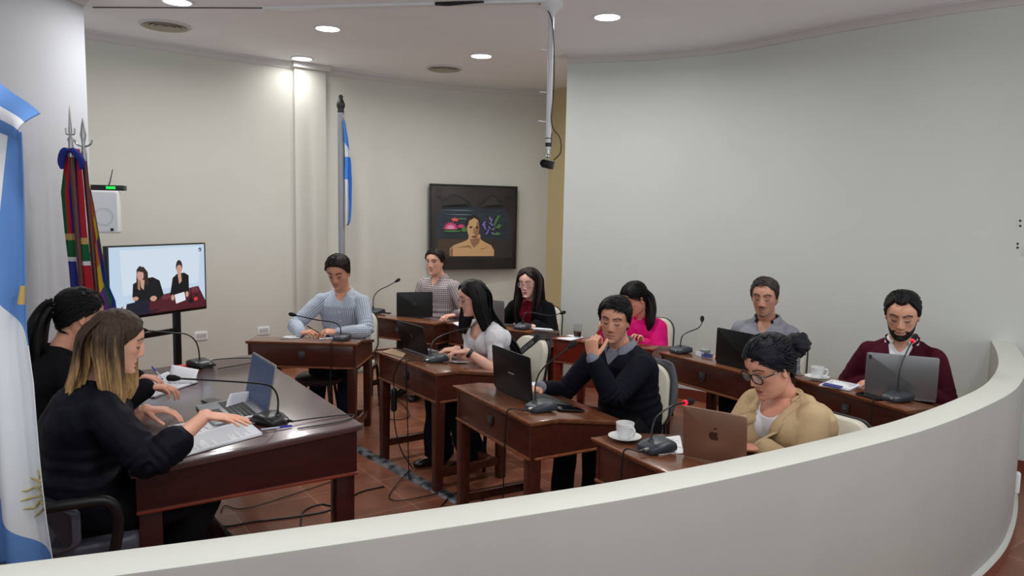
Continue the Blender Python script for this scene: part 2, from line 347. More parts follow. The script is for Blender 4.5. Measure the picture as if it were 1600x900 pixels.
def desk(key, A, B, label, W=.79, m=None, mt=None, crest=True):
    A = Vector((*A, 0)); B = Vector((*B, 0)); d = (B - A).normalized(); n = Vector((-d.y, d.x, 0))
    rz = math.atan2(n.y, n.x)
    c = (A + B) / 2 if (B - A).length > .7 else B - d * W / 2
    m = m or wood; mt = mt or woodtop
    t = thing('council_desk', label, 'desk', c, rz, 'councillors desks')
    h = W / 2; tk = .022
    # top : flat strip + slope (local x = towards sitter)
    mb = MB(); rings = []
    for y in (-h - .012, h + .012):
        rings.append([Vector((-.015, y, ZF - tk)), Vector((-.015, y, ZF)), Vector((FLAT, y, ZF)), Vector((DD + .015, y, ZR)), Vector((DD + .015, y, ZR - tk)), Vector((FLAT, y, ZF - tk))])
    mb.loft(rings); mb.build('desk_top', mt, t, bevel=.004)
    MB().box((-.018, 0, ZF - .004), (.008, W + .026, .008)).build('edge_trim', woodedge, t)
    zb = ZF - .19
    MB().box((.012, 0, (ZF - tk + zb) / 2), (.02, W - .02, ZF - tk - zb)).build('front_panel', m, t, bevel=.002)
    MB().box((-.002, 0, zb + .005), (.018, W - .01, .012)).build('front_moulding', woodedge, t, bevel=.003)
    for s in (-1, 1):
        mb = MB(); y0, y1 = s * (h - .02), s * h
        mb.loft([[Vector((.0, y, zb)), Vector((.0, y, ZF - tk)), Vector((FLAT, y, ZF - tk)), Vector((DD, y, ZR - tk)), Vector((DD, y, zb + .0))] for y in (y0, y1)])
        mb.build('side_panel', m, t)
        MB().box((DD / 2, s * (h + .002), zb + .005), (DD - .04, .014, .012)).build('side_moulding', woodedge, t, bevel=.003)
    zb2 = zb + .07
    MB().box((DD - .012, 0, (ZR - tk + zb2) / 2), (.02, W - .02, ZR - tk - zb2)).build('back_panel', m, t)
    lg = .062
    for sx in (lg / 2 - .002, DD - lg / 2):
        for s in (-1, 1):
            mb = MB(); a = lg / 2; b = a * .82; y = s * (h - lg / 2)
            mb.hexa([Vector((sx + u * b, y + v * b, 0)) for u, v in ((-1, -1), (1, -1), (1, 1), (-1, 1))] + [Vector((sx + u * a, y + v * a, zb + .01)) for u, v in ((-1, -1), (1, -1), (1, 1), (-1, 1))])
            mb.build('leg', m, t, bevel=.003)
    for s in (-1, 1): MB().box((DD / 2, s * (h - lg / 2), .115), (DD - lg, .035, .05)).build('side_stretcher', m, t, bevel=.003)
    MB().box((DD - lg / 2 - .06, 0, .115), (.035, W - lg - .02, .05)).build('foot_rail', m, t, bevel=.003)
    if crest:
        mb = MB(); sh = [(-.024, .03), (.024, .03), (.026, -.002), (.018, -.02), (0, -.034), (-.018, -.02), (-.026, -.002)]
        Mx = Matrix(((0, 0, -1), (1, 0, 0), (0, 1, 0))).to_3x3()
        mb.prism(sh, .006, M=Mx, c=(-.003, 0, zb + .09)); mb.prism([(x * .65, y * .65) for x, y in sh], .005, M=Mx, c=(-.008, 0, zb + .09))
        mb.lathe([(0, 0), (.009, 0), (.007, .003), (0, .004)], 12, M=Mx, c=(-.012, 0, zb + .092))
        mb.build('crest', crestm, t, bevel=.001)
    D = Desk(); D.t = t; D.c = c; D.d = d; D.n = n; D.rz = rz; D.W = W; DESKS[key] = D
    return D
def desk_pt(D, x, y, lift=0.):   # local (towards sitter, along) -> world point on the desk surface
    z = ZF if x <= FLAT else ZF + (ZR - ZF) * (x - FLAT) / (DD + .015 - FLAT)
    return D.c + D.n * x - D.d * y + Vector((0, 0, z + lift))
def desk_px(D, px, py, lift=0.):
    """surface point seen at a photo pixel"""
    z = ZF
    for _ in range(12):
        p = atz(px, py, z); x = (p - D.c).dot(D.n); z = ZF if x <= FLAT else ZF + (ZR - ZF) * (x - FLAT) / (DD + .015 - FLAT)
    p.z = z + lift; return p
def desk_tilt(D, p):
    x = (Vector((p.x, p.y, 0)) - D.c).dot(D.n); return math.atan((ZF - ZR) / (DD + .015 - FLAT)) if x > FLAT else 0.
D1 = desk('D1', (-1.9, 5.27), (-1.13, 5.24), 'dark council desk of the man in the blue striped shirt')
D2 = desk('D2', (-1.33, 6.66), (-.68, 6.27), 'dark council desk of the man in the checked shirt, in front of the painting')
D3 = desk('D3', (-.91, 4.98), (-.43, 4.32), 'dark council desk of the woman in the white blouse, standing free on the tiles')
D4 = desk('D4', (-.29, 4.01), (.1, 3.34), 'dark council desk of the man in the navy sweater')
D5 = desk('D5', (.385, 3.10), (.77, 2.43), 'dark council desk nearest the parapet, with coffee cup and rose-gold laptop')
D6 = desk('D6', (-.53, 6.32), (.13, 5.93), 'dark council desk of the woman in the black blazer')
D7 = desk('D7', (.34, 5.64), (1.02, 5.27), 'bright reddish wooden desk of the woman in the pink jacket', m=woodred, mt=woodred, crest=False)
D8 = desk('D8', (1.07, 5.15), (1.49, 4.48), 'dark council desk of the man in the grey shirt')
D9 = desk('D9', (1.74, 4.42), (2.04, 3.68), 'dark council desk of the bearded man in the maroon sweater')
# presidential desk
PA = Vector((-.69, 3.25, 0)); PB = Vector((-1.69, 4.76, 0)); Pd = (PB - PA).normalized(); Pn = Vector((-Pd.y, Pd.x, 0)); PL = (PB - PA).length; PD = .9
PZF, PZR = .755, .70
t = thing('presiding_desk', 'long dark mahogany desk of the two women in black at left', 'desk', (PA + PB) / 2, math.atan2(Pn.y, Pn.x))
h = PL / 2
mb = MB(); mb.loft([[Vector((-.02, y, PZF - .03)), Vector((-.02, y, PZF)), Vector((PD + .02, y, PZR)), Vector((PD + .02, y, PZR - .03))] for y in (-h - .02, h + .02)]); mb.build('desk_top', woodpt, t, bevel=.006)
for s in (-1, 1):
    mb = MB(); mb.loft([[Vector((0, y, .525)), Vector((0, y, PZF - .03)), Vector((PD, y, PZR - .03)), Vector((PD, y, .525))] for y in (s * (h - .025), s * h)]); mb.build('side_panel', woodp, t)
    MB().box((PD / 2, s * (h + .002), .525), (PD + .004, .022, .012)).build('side_moulding', mat('red_wood_edge', (120, 50, 34), .35), t, bevel=.003)
MB().box((.015, 0, .63), (.025, PL - .04, .19)).build('front_panel', woodp, t)
for x in (.05, PD - .05):
    for s in (-1, 1): MB().box((x, s * (h - .05), .27), (.085, .085, .54)).build('leg', woodp, t, bevel=.004)
MB().box((PD * .55, 0, .12), (.05, PL - .1, .06)).build('foot_rail', woodp, t, bevel=.003)
def pres_pt(x, y, lift=0.): # x towards sitters, y along (near end 0)
    z = PZF + (PZR - PZF) * (x + .02) / (PD + .04)
    return PA + Pn * x + Pd * y + Vector((0, 0, z + lift))
def pres_px(px, py, lift=0.):
    z = PZF
    for _ in range(12):
        p = atz(px, py, z); x = (p - PA).dot(Pn); z = PZF + (PZR - PZF) * (x + .02) / (PD + .04)
    p.z = z + lift; return p
PTILT = math.atan((PZF - PZR) / (PD + .04))
# grey steel foot rail seen under the near end
a, b = atz(298, 786, .045), atz(356, 846, .045); d = (b - a).normalized()
o = MB().box((0, 0, 0), ((b - a).length, .085, .05), rotz(math.atan2(d.y, d.x))).build('foot_bar', blackm, bevel=.01); o.location = ((a + b) / 2) * Vector((1, 1, 0)).x if False else Vector(((a.x + b.x) / 2, (a.y + b.y) / 2, .03)); tag(o, 'black metal foot bar on the tiles under the presiding desk', 'foot bar')

# ------------------------------------------------------------------ people
def hermite(xs, ys, x):
    xs = np.array(xs, float); ys = np.array(ys, float); x = np.clip(x, xs[0], xs[-1])
    m = np.gradient(ys, xs); i = np.clip(np.searchsorted(xs, x) - 1, 0, len(xs) - 2)
    h = xs[i + 1] - xs[i]; t = (x - xs[i]) / h
    return (2*t**3-3*t**2+1)*ys[i] + (t**3-2*t**2+t)*h*m[i] + (-2*t**3+3*t**2)*ys[i+1] + (t**3-t**2)*h*m[i+1]
def vnoise(p, seed=0):
    """value noise, p (N,3) -> [-1,1]"""
    i = np.floor(p).astype(np.int64); f = p - i; u = f * f * (3 - 2 * f); r = 0
    for a in (0, 1):
        for b in (0, 1):
            for c in (0, 1):
                q = i + np.array([a, b, c]); hsh = (q[:, 0] * 73856093) ^ (q[:, 1] * 19349663) ^ (q[:, 2] * 83492791) ^ (seed * 2654435 + 97)
                hsh = (hsh ^ (hsh >> 13)) * 1274126177; val = ((hsh ^ (hsh >> 16)) & 0xffff) / 32767.5 - 1
                r = r + val * (u[:, 0] if a else 1 - u[:, 0]) * (u[:, 1] if b else 1 - u[:, 1]) * (u[:, 2] if c else 1 - u[:, 2])
    return r
def gs(x, x0, s): return np.exp(-((x - x0) / s) ** 2)
HZ = [-.118, -.112, -.1, -.085, -.07, -.045, -.015, .01, .03, .055, .08, .1, .112, .1175]
HXF = [.05, .077, .086, .0865, .0855, .086, .0885, .0895, .092, .0905, .077, .05, .022, .001]
HXB = [.02, .0, -.015, -.032, -.048, -.066, -.085, -.094, -.098, -.098, -.088, -.064, -.032, -.003]
HW = [.016, .031, .045, .054, .060, .066, .0705, .073, .0745, .0745, .067, .05, .028, .003]
def head_fn(phi, z, fem=0., jaw=1.):
    xf = hermite(HZ, HXF, z); xb = hermite(HZ, HXB, z); w = hermite(HZ, HW, z)
    low = np.clip((-.04 - z) / .06, 0, 1); w = w * (1 - low * (.07 * fem)) * (1 + low * (jaw - 1))
    xc = np.minimum(.005, (xf + xb) / 2 + .01) * 1.0; c = np.cos(phi); s = np.sin(phi)
    A = np.where(c > 0, xf - xc, xc - xb)
    x = xc + A * np.sign(c) * np.abs(c) ** .86; y = w * np.sign(s) * np.abs(s) ** .93
    fr = np.clip(c * 3, 0, 1); ay = np.abs(y)
    nh = np.interp(z, [-.05, -.043, -.037, -.029, -.02, 0., .016, .03], [0, .004, .016, .0275, .025, .016, .008, .0]) * (1 - .12 * fem)
    nw = np.interp(z, [-.045, -.03, -.01, .02], [.012, .0115, .0092, .009]) * (1 - .1 * fem)
    b = nh * np.exp(-(ay / nw) ** 2)
    b = b + .009 * gs(ay, .0125, .0055) * gs(z, -.034, .007)
    b = b - .0125 * gs(ay, .032, .018) * gs(z, .012, .013)
    b = b + .0065 * gs(ay, .032, .013) * gs(z, .009, .0095)
    b = b + .0045 * (1 - .6 * fem) * gs(ay, .025, .025) * gs(z, .032, .009)
    b = b + .0045 * gs(y, 0, .019) * gs(z, -.0605, .005) + .0055 * gs(y, 0, .017) * gs(z, -.0745, .006) - .006 * gs(y, 0, .022) * gs(z, -.0672, .0028)
    b = b - .004 * gs(y, 0, .02) * gs(z, -.0855, .006) + .006 * gs(y, 0, .018) * gs(z, -.102, .01)
    b = b + .004 * gs(ay, .047, .016) * gs(z, -.014, .016)
    return x + b * fr, y, fr
def head_grid(nphi=128, nz=100, off=None, fem=0., jaw=1.):
    t = np.linspace(0, 1, nz); zz = -.1178 + .235 * (.5 - .5 * np.cos(pi * t)) * .5 + (.235 * t) * .5
    ph = np.linspace(-pi, pi, nphi, endpoint=False); ph = ph - .45 * np.sin(ph)   # denser at the front
    P, Z = np.meshgrid(ph, zz); x, y, fr = head_fn(P.ravel(), Z.ravel(), fem, jaw); pos = np.stack([x, y, Z.ravel()], 1)
    if off is not None:
        q = pos.reshape(nz, nphi, 3); du = np.roll(q, -1, 1) - np.roll(q, 1, 1); dv = np.gradient(q, axis=0)
        n = np.cross(du, dv).reshape(-1, 3); n /= np.linalg.norm(n, axis=1)[:, None] + 1e-9
        # use smooth ellipsoid-like normal for stability
        e = pos / np.array([.09, .075, .115]) ** 2; e /= np.linalg.norm(e, axis=1)[:, None] + 1e-9
        pos = pos + e * off(P.ravel(), Z.ravel(), pos)[:, None]
    fs = []
    for j in range(nz - 1):
        for i in range(nphi):
            k = (i + 1) % nphi; fs.append((j * nphi + i, j * nphi + k, (j + 1) * nphi + k, (j + 1) * nphi + i))
    fs.append(tuple(range(nphi - 1, -1, -1))); fs.append(tuple((nz - 1) * nphi + i for i in range(nphi)))
    return pos, fs
def remesh(mb, voxel, smooth=0):
    me = bpy.data.meshes.new('tmp'); me.from_pydata(mb.v, [], mb.f)
    import bmesh
    b = bmesh.new(); b.from_mesh(me); bmesh.ops.recalc_face_normals(b, faces=b.faces); b.to_mesh(me); b.free()
    o = bpy.data.objects.new('tmp', me); COL.objects.link(o)
    q = o.modifiers.new('r', 'REMESH'); q.mode = 'VOXEL'; q.voxel_size = voxel
    if smooth: s = o.modifiers.new('s', 'SMOOTH'); s.factor = .5; s.iterations = smooth
    dg = bpy.context.evaluated_depsgraph_get(); r = bpy.data.meshes.new_from_object(o.evaluated_get(dg))
    bpy.data.objects.remove(o); bpy.data.meshes.remove(me)
    return r
def getco(me):
    a = np.empty(len(me.vertices) * 3, np.float32); me.vertices.foreach_get('co', a); return a.reshape(-1, 3).astype(float)
def getno(me):
    a = np.empty(len(me.vertices) * 3, np.float32); me.vertex_normals.foreach_get('vector', a); return a.reshape(-1, 3).astype(float)
def setco(me, c): me.vertices.foreach_set('co', c.astype(np.float32).ravel()); me.update()
def setcol(me, name, rgb):
    a = me.attributes.new(name, 'FLOAT_COLOR', 'POINT'); d = np.ones((len(rgb), 4), np.float32); d[:, :rgb.shape[1]] = rgb; a.data.foreach_set('color', d.ravel())
def drop_verts(me, mask):
    import bmesh
    b = bmesh.new(); b.from_mesh(me); b.verts.ensure_lookup_table()
    bmesh.ops.delete(b, geom=[b.verts[i] for i in np.nonzero(mask)[0]], context='VERTS')
    nb_ = {}
    for e in b.edges:
        if e.is_boundary:
            for x_, y_ in ((e.verts[0], e.verts[1]), (e.verts[1], e.verts[0])): nb_.setdefault(x_, []).append(y_)
    for _ in range(14):
        new = {v: v.co * .4 + sum((q.co for q in n_), Vector()) * (.6 / len(n_)) for v, n_ in nb_.items()}
        for v, c in new.items(): v.co = c
    for _ in range(3): bmesh.ops.smooth_vert(b, verts=[v for v in b.verts if v not in nb_ and any(e.other_vert(v) in nb_ for e in v.link_edges)], factor=.5, use_axis_x=True, use_axis_y=True, use_axis_z=True)
    b.to_mesh(me); b.free(); me.update()
def link(name, me, m, parent, solid=0.):
    me.materials.clear()
    for q in (m if isinstance(m, (list, tuple)) else [m]): me.materials.append(q)
    o = bpy.data.objects.new(name, me); COL.objects.link(o); o.parent = parent; me.shade_smooth()
    if solid: q = o.modifiers.new('solid', 'SOLIDIFY'); q.thickness = solid; q.offset = -1
    return o
def basis(x, zhint):
    x = Vector(x).normalized(); z = Vector(zhint); z = (z - x * z.dot(x)).normalized(); y = z.cross(x); return Matrix((x, y, z)).transposed()

def hand(mb, W, D, Nrm, th, curl=(.25, .3, .35, .4), spread=1., thumb=.5, sc=1., c2=1.0):
    M = basis(D, Nrm); W = Vector(W)
    def P(x, y, z): return W + M @ (Vector((x, y, z)) * sc)
    rings = []
    for x, w_, t_, zo in ((-.03, .024, .019, 0), (-.005, .026, .018, 0), (.02, .033, .018, -.001), (.05, .039, .0165, -.001), (.078, .041, .0145, 0), (.094, .038, .011, 0), (.1, .03, .006, 0)):
        rings.append([P(x, w_ * math.cos(a) * (1 if abs(math.cos(a)) < .7 else 1), t_ * math.sin(a) + zo) for a in [2 * pi * k / 18 for k in range(18)]])
    mb.loft(rings)
    bx = (.086, .092, .088, .078); by = (.0305, .0105, -.0100, -.0295); L = ((.042, .026, .022), (.046, .029, .023), (.043, .027, .022), (.034, .021, .019))
    sp = (.11, .03, -.05, -.14)
    for i in range(4):
        a = 0; p = Vector((bx[i], by[i] * th, 0)); y = sp[i] * th * spread; pts = [p - Vector((.02, 0, 0)), p.copy()]
        for k in range(3):
            a += curl[i] * (.8, 1.15 * c2, .8 * c2)[k]
            p = p + Vector((math.cos(a) * math.cos(y), math.cos(a) * math.sin(y), -math.sin(a))) * L[i][k]; pts.append(p.copy())
        r = (.0088, .0092, .0088, .0078)[i]
        mb.limb([P(*q) for q in pts], [r * sc, r * 1.02 * sc, r * .98 * sc, r * .9 * sc, r * .74 * sc], 10)
    p = Vector((.012, .017 * th, -.006)); pts = [p.copy()]
    for k, (ln, o) in enumerate(((.046, .95), (.033, .6), (.027, .4))):
        an = o * (1 - thumb * .35); p = p + Vector((math.cos(an), math.sin(an) * th, -.25 - .45 * thumb)).normalized() * ln; pts.append(p.copy())
    mb.limb([P(*q) for q in pts], [.016 * sc, .0125 * sc, .0105 * sc, .0085 * sc], 10)
def ik(Sh, W, l1, l2, hint):
    d = W - Sh; L = min(d.length, (l1 + l2) * .995); dn = d.normalized(); W = Sh + dn * L
    a = (l1 * l1 - l2 * l2 + L * L) / (2 * L); h = math.sqrt(max(l1 * l1 - a * a, 0))
    hv = Vector(hint); hv = (hv - dn * hv.dot(dn)).normalized(); return Sh + dn * a + hv * h, W

HAIRLINE = ([0, 25, 45, 62, 78, 95, 120, 180], [.079, .077, .066, .045, .008, -.012, -.045, -.06])
def hair_mask(phi, z, line=HAIRLINE, soft=.012):
    a = np.abs(np.degrees(phi)); zh = np.interp(a, line[0], line[1]); t = np.clip((z - zh) / soft, 0, 1); return t * t * (3 - 2 * t)

def person(key, label, hp, Y, yaw, hyaw, hpitch, wR, wL, dR, dL, cloth, hair, skin=(186, 138, 114), fem=0., hs=1., hroll=0., lean=.12, bulk=1., sw=.185,
           curlR=(.3, .35, .4, .45), curlL=(.3, .35, .4, .45), nR=(0, 0, 1), nL=(0, 0, 1), elbR=None, elbL=None, lips=(160, 92, 86), brow=(38, 28, 24), stubble=None,
           eyes='down', voxel=.0038, legs=None, thumbR=.5, thumbL=.5, jaw=1., shift=(0, 0), wrinkle=1., feet=None, legspread=.0, neck=0., armL=(.285, .25)):
    Hw = aty(*hp, Y); yr = math.radians(yaw); fw = Vector((math.cos(yr), math.sin(yr), 0)); lf = Vector((-fw.y, fw.x, 0))
    org = Vector((Hw.x, Hw.y, 0)) - fw * (lean + .02) + fw * shift[0] + lf * shift[1]
    root = thing('person', label, 'person', org, yr)
    R = Matrix((fw, lf, (0, 0, 1)))           # world -> local
    loc = lambda p: R @ (Vector(p) - org)
    ldir = lambda p: R @ Vector(p)
    H = loc(Hw)
    RH = Matrix.Rotation(math.radians(hyaw - yaw), 3, 'Z') @ Matrix.Rotation(math.radians(hpitch), 3, 'Y') @ Matrix.Rotation(math.radians(hroll), 3, 'X')
    RY = Matrix.Rotation(math.radians(hyaw - yaw), 3, 'Z')
    hd = lambda x, y, z: H + RH @ (Vector((x, y, z)) * hs)
    Q = type('Q', (), {})(); Q.root = root; Q.H = H; Q.RH = RH; Q.RY = RY; Q.hd = hd; Q.hs = hs; Q.loc = loc; Q.key = key; Q.org = org; Q.fem = fem; Q.jaw = jaw
    nk_top = hd(-.018, 0, -.06)
    nb = hd(-.03, 0, -.115) * 1.0; nb = Vector((nb.x * .75 + H.x * .25 - .045 * hs, nb.y * .6 + H.y * .4, H.z - .158 * hs + neck)); Q.nb = nb
    pel = Vector((0, 0, .54)); ax = (nb - pel); Ls = ax.length; axn = ax.normalized(); front = Vector((axn.z, 0, -axn.x)).normalized(); Q.front = front; Q.axn = axn; Q.pel = pel; Q.Ls = Ls
    lat = Vector((0, 1, 0))
    mid = pel + ax * .5 - front * .035
    def spine(t):
        return pel * (1 - t) ** 2 + (mid * 2 - (pel + nb) * .5) * 2 * t * (1 - t) + nb * t * t
    Q.spine = spine
    # joints
    shc = nb - axn * (.088 if not fem else .075)
    arms = {}
    for s, W, hint, nm in ((-1, wR, elbR, 'R'), (1, wL, elbL, 'L')):
        sh = shc + lat * (sw * s) - front * .005; W = loc(W)
        # shoulder follows a reaching arm a little
        dv = W - sh; sh = sh + Vector((max(-.01, min(.05, dv.x * .1)), max(-.03, min(.03, dv.y * .08)), 0))
        hv = Vector((-.35, .55 * s, -1)) if hint is None else ldir(hint)
        k = 1.0 if not fem else .94
        E, W = ik(sh, W, armL[0] * k, armL[1] * k, hv); arms[nm] = (sh, E, W)
    Q.arms = arms
    hip = [Vector((0.0, .09 * s, .515)) for s in (-1, 1)]
    if feet is None: feet = [(.47, -.11), (.47, .11)]
    LG = []
    for s, h_, ft in zip((-1, 1), hip, feet):
        ank = Vector((ft[0] - .02, ft[1], .085)); kn = Vector((.42, (.11 + legspread) * s, .495))
        LG.append((h_, kn, ank))
    Q.legs = LG
    def torso(mb, g=0., t0=0., t1=1., top=True, hipg=1., flare=0.):
        T = [0, .06, .2, .38, .55, .7, .82, .9, .955, 1.0]
        if fem: a = [.15, .175, .172, .138, .145, .160, .158, .135, .085, .052]; b = [.10, .122, .116, .098, .104, .112, .10, .083, .065, .05]
        else: a = [.15, .172, .17, .158, .165, .180, .178, .152, .095, .06]; b = [.10, .122, .122, .112, .115, .122, .112, .092, .072, .058]
        rings = []
        for t, aa, bb in zip(T, a, b):
            if t < t0 - 1e-6 or t > t1 + 1e-6: continue
            c = spine(t) - axn * (.06 if t == 0 else 0); fr = front
            aa = aa * (bulk if t < .9 else 1) + g + (flare * (1 - t)); bb = bb * bulk ** 1.3 + g + flare * (1 - t) * .6
            if t >= .9: bb = min(bb, bb)
            rings.append([c + lat * (aa * math.sin(q)) + fr * (bb * math.copysign(abs(math.cos(q)) ** .9, math.cos(q))) + fr * (.012 if .3 < t < .9 else 0) for q in [2 * pi * k / 36 for k in range(36)]])
        mb.loft(rings)
        if fem and t1 > .7:
            c = spine(.70)
            for s in (-1, 1): mb.ell(c + lat * (.068 * s) + front * (.088 * bulk ** 1.3) - axn * .005, (.062 + g, .066 + g, .07 + g))
        if top:
            for s in (-1, 1):
                sh = arms['R' if s < 0 else 'L'][0]
                mb.limb([spine(.93) + lat * .02 * s, spine(.9) + lat * .08 * s - front * .008, sh + Vector((0, 0, .005))], [.04 + g * .8, .045 + g * .8, .04 + g * .8], 16)
                mb.limb([spine(.72) + lat * .11 * s, sh], [.075 * bulk + g, .05 + g], 16)
    def arm(mb, nm, g=0., upto=2., r0=1.):
        """upto: 0..1 upper arm, 1..2 forearm"""
        sh, E, W = arms[nm]; k = (.9 if fem else 1.) * bulk ** .6
        tb = ((0, .049), (.25, .048), (.5, .045), (.75, .042), (.95, .04), (1.1, .041), (1.3, .041), (1.55, .036), (1.8, .029), (1.95, .0265), (2., .026))
        ts = [t for t, r in tb if t < upto - .03] + [min(upto, 2.)]
        pts = [sh.lerp(E, t) if t <= 1 else E.lerp(W, t - 1) for t in ts]; rr = [float(np.interp(t, [a for a, b in tb], [b for a, b in tb])) * k + g for t in ts]
        # soften the elbow
        mb.limb(pts, rr, 16)
    def leg(mb, i, g=0., cut=1., flare=0., short=.0):
        h_, kn, ank = LG[i]
        mb.limb([h_ - Vector((.02, 0, 0)), h_.lerp(kn, .5) + Vector((0, 0, .004)), kn], [.085 * bulk + g, .074 * bulk + g, .06 + g], 16)
        e = kn.lerp(ank, cut); mb.limb([kn, kn.lerp(ank, .35) - Vector((.012, 0, 0)), e], [.06 + g, .056 + g + flare * .3, .04 + g + flare], 16)
    Q.torso = torso; Q.arm = arm; Q.leg = leg
    # ---- body : one skin
    mb = MB()
    pos, fs = head_grid(fem=fem, jaw=jaw); mb.add([hd(*p) for p in pos], fs)
    for s in (-1, 1):
        Me = RH @ Matrix.Rotation(math.radians(-12), 3, 'Y') @ Matrix.Rotation(math.radians(22 * s), 3, 'Z')
        mb.ell(hd(-.008, .0735 * s, -.002), (.019 * hs, .0085 * hs, .032 * hs), Me, 14, 10)
        mb.ell(hd(-.004, .076 * s, -.026), (.009 * hs, .007 * hs, .011 * hs), Me, 10, 8)
    kn = .88 if fem else 1.
    mb.limb([nb - axn * .05, nb, nk_top.lerp(nb, .5) + RH @ Vector((.004, 0, 0)), nk_top + RH @ Vector((-.0, 0, .02))], [.07 * kn, .06 * kn, .055 * kn * hs, .057 * kn * hs], 20)
    torso(mb)
    for nm in 'RL': arm(mb, nm)
    for i in (0, 1):
        leg(mb, i); h_, kk, ank = LG[i]
        mb.limb([ank + Vector((-.04, 0, -.035)), ank + Vector((.05, 0, -.04)), ank + Vector((.15, 0, -.06))], [.036, .035, .022], 12)
    hsc = .9 if fem else 1.
    for nm, D, N_, th, cu, tb in (('R', dR, nR, 1, curlR, thumbR), ('L', dL, nL, -1, curlL, thumbL)):
        hand(mb, arms[nm][2], ldir(D), ldir(N_), th, cu, 1., tb, hsc)
    me = remesh(mb, voxel, 1)
    co = getco(me); hl = (co - np.array(H)) @ np.array(RH) / hs      # head-local
    sk = np.array(lin(tuple(min(250, v * 1.13 + 13) for v in skin))); c = np.tile(sk, (len(co), 1)); x, y, z = hl.T; ay = np.abs(y); inh = (x > .02) & (x < .122) & (z > -.125) & (z < .13) & (ay < .09)
    def mixc(m_, rgb): c[:] = c * (1 - m_[:, None]) + np.array(lin(rgb)) * m_[:, None]
    n_ = vnoise(co * 55, 3) * .05 + vnoise(co * 18, 4) * .05; c *= (1 + n_)[:, None]
    rosy = (gs(ay, .045, .02) * gs(z, -.02, .02) + gs(y, 0, .015) * gs(z, -.03, .012)) * inh * .35; mixc(rosy, tuple(min(255, v) for v in (skin[0] * .98, skin[1] * .8, skin[2] * .78)))
    if stubble:
        reg = np.clip(1 - np.maximum((z + .045) / .012, 0), 0, 1) * (x > -.02) * (x < .115) * (z > -.13) * (ay < .085) * np.clip((.5 + vnoise(co * 300, 9)), .45, 1)
        reg = reg * (1 - .8 * gs(y, 0, .022) * gs(z, -.067, .009)) * np.where((x < .05) & (z < -.115), .5, 1); mixc(np.clip(reg * stubble[1], 0, 1), stubble[0])
        if len(stubble) > 2:
            gt = (gs(y, 0, .021) * gs(z, -.1, .014) + gs(y, 0, .026) * gs(z, -.051, .0055)) * inh; mixc(np.clip(gt * 1.3, 0, 1) * stubble[2], stubble[0])
    lp = np.clip(1.5 - ((y / (.0245 - .0 * z)) ** 2 + ((z + .0672) / .0125) ** 2) * 1.5, 0, 1) * inh; mixc(lp * (.85 if fem else .55), lips)
    ml = gs(z, -.0672, .0022) * (ay < .023) * inh; mixc(ml * .7, tuple(v * .45 for v in lips))
    bz = .0335 + .006 * np.clip((ay - .014) / .02, 0, 1) - .010 * np.clip((ay - .036) / .02, 0, 1.2)
    bw = np.clip(1 - np.abs(z - bz) / (.0048 if fem else .0066), 0, 1) * (ay > .011) * (ay < .055) * inh; mixc(np.clip(bw * 2., 0, .92), brow)
    lz = .0035 - .0055 * (1 - ((ay - .032) / .015) ** 2) if eyes == 'down' else .0155 - .005 * ((ay - .032) / .013) ** 2
    ls = np.clip(1.25 - np.abs(z - lz) / (.0052 - .0022 * ((ay - .032) / .0155) ** 2), 0, 1) * np.clip((.017 - np.abs(ay - .032)) / .003, 0, 1) * inh; mixc(np.clip(ls * 1.4, 0, .92), (30, 20, 18))
    if eyes == 'open':
        al = np.clip(1.4 - (((ay - .032) / .0135) ** 2 + ((z - .0095) / .0062) ** 2) * 1.2, 0, 1) * inh; mixc(np.clip(al, 0, 1) * .8, (196, 188, 182))
        ir = np.clip(1.5 - (((ay - .032) / .0058) ** 2 + ((z - .0105) / .0062) ** 2), 0, 1) * inh; mixc(np.clip(ir * 1.2, 0, .95), (34, 24, 20))
    mixc(.42 * gs(ay, .031, .014) * gs(z, .0, .016) * inh, tuple(v * .6 for v in skin))  # shade around the eyes painted into the skin colour
    nz_ = gs(ay, .0075, .004) * gs(z, -.0395, .003) * (x > .085) * (x < .13); mixc(np.clip(nz_, 0, .8), tuple(v * .35 for v in skin))
    setcol(me, 'skin', np.clip(c, 0, 1))
    sm = mat('skin', skin, .5, attr='skin', bump=.08, bscale=260)
    body = link('body', me, sm, root); Q.body = body
    if eyes == 'eyeball':
        for s in (-1, 1):
            e = MB(); e.ell((0, 0, 0), (.0125, .0135, .0074), nu=20, nv=14)
            o = e.build('eye', [mat('eye_white', (206, 200, 194), .25), mat('iris', (38, 24, 18), .15)], root); o.matrix_local = Matrix.Translation(hd(.0715 + (.003 if not fem else .004), .032 * s, .0085)) @ RH.to_4x4() @ Matrix.Scale(hs, 4)
            for p in o.data.polygons:
                q = p.center
                if q.x > .0 and (q.y + .0005) ** 2 + (q.z - .001) ** 2 < .0058 ** 2: p.material_index = 1
    # ---- clothing
    for cl in cloth: cl(Q)
    for hr in hair: hr(Q)
    return Q

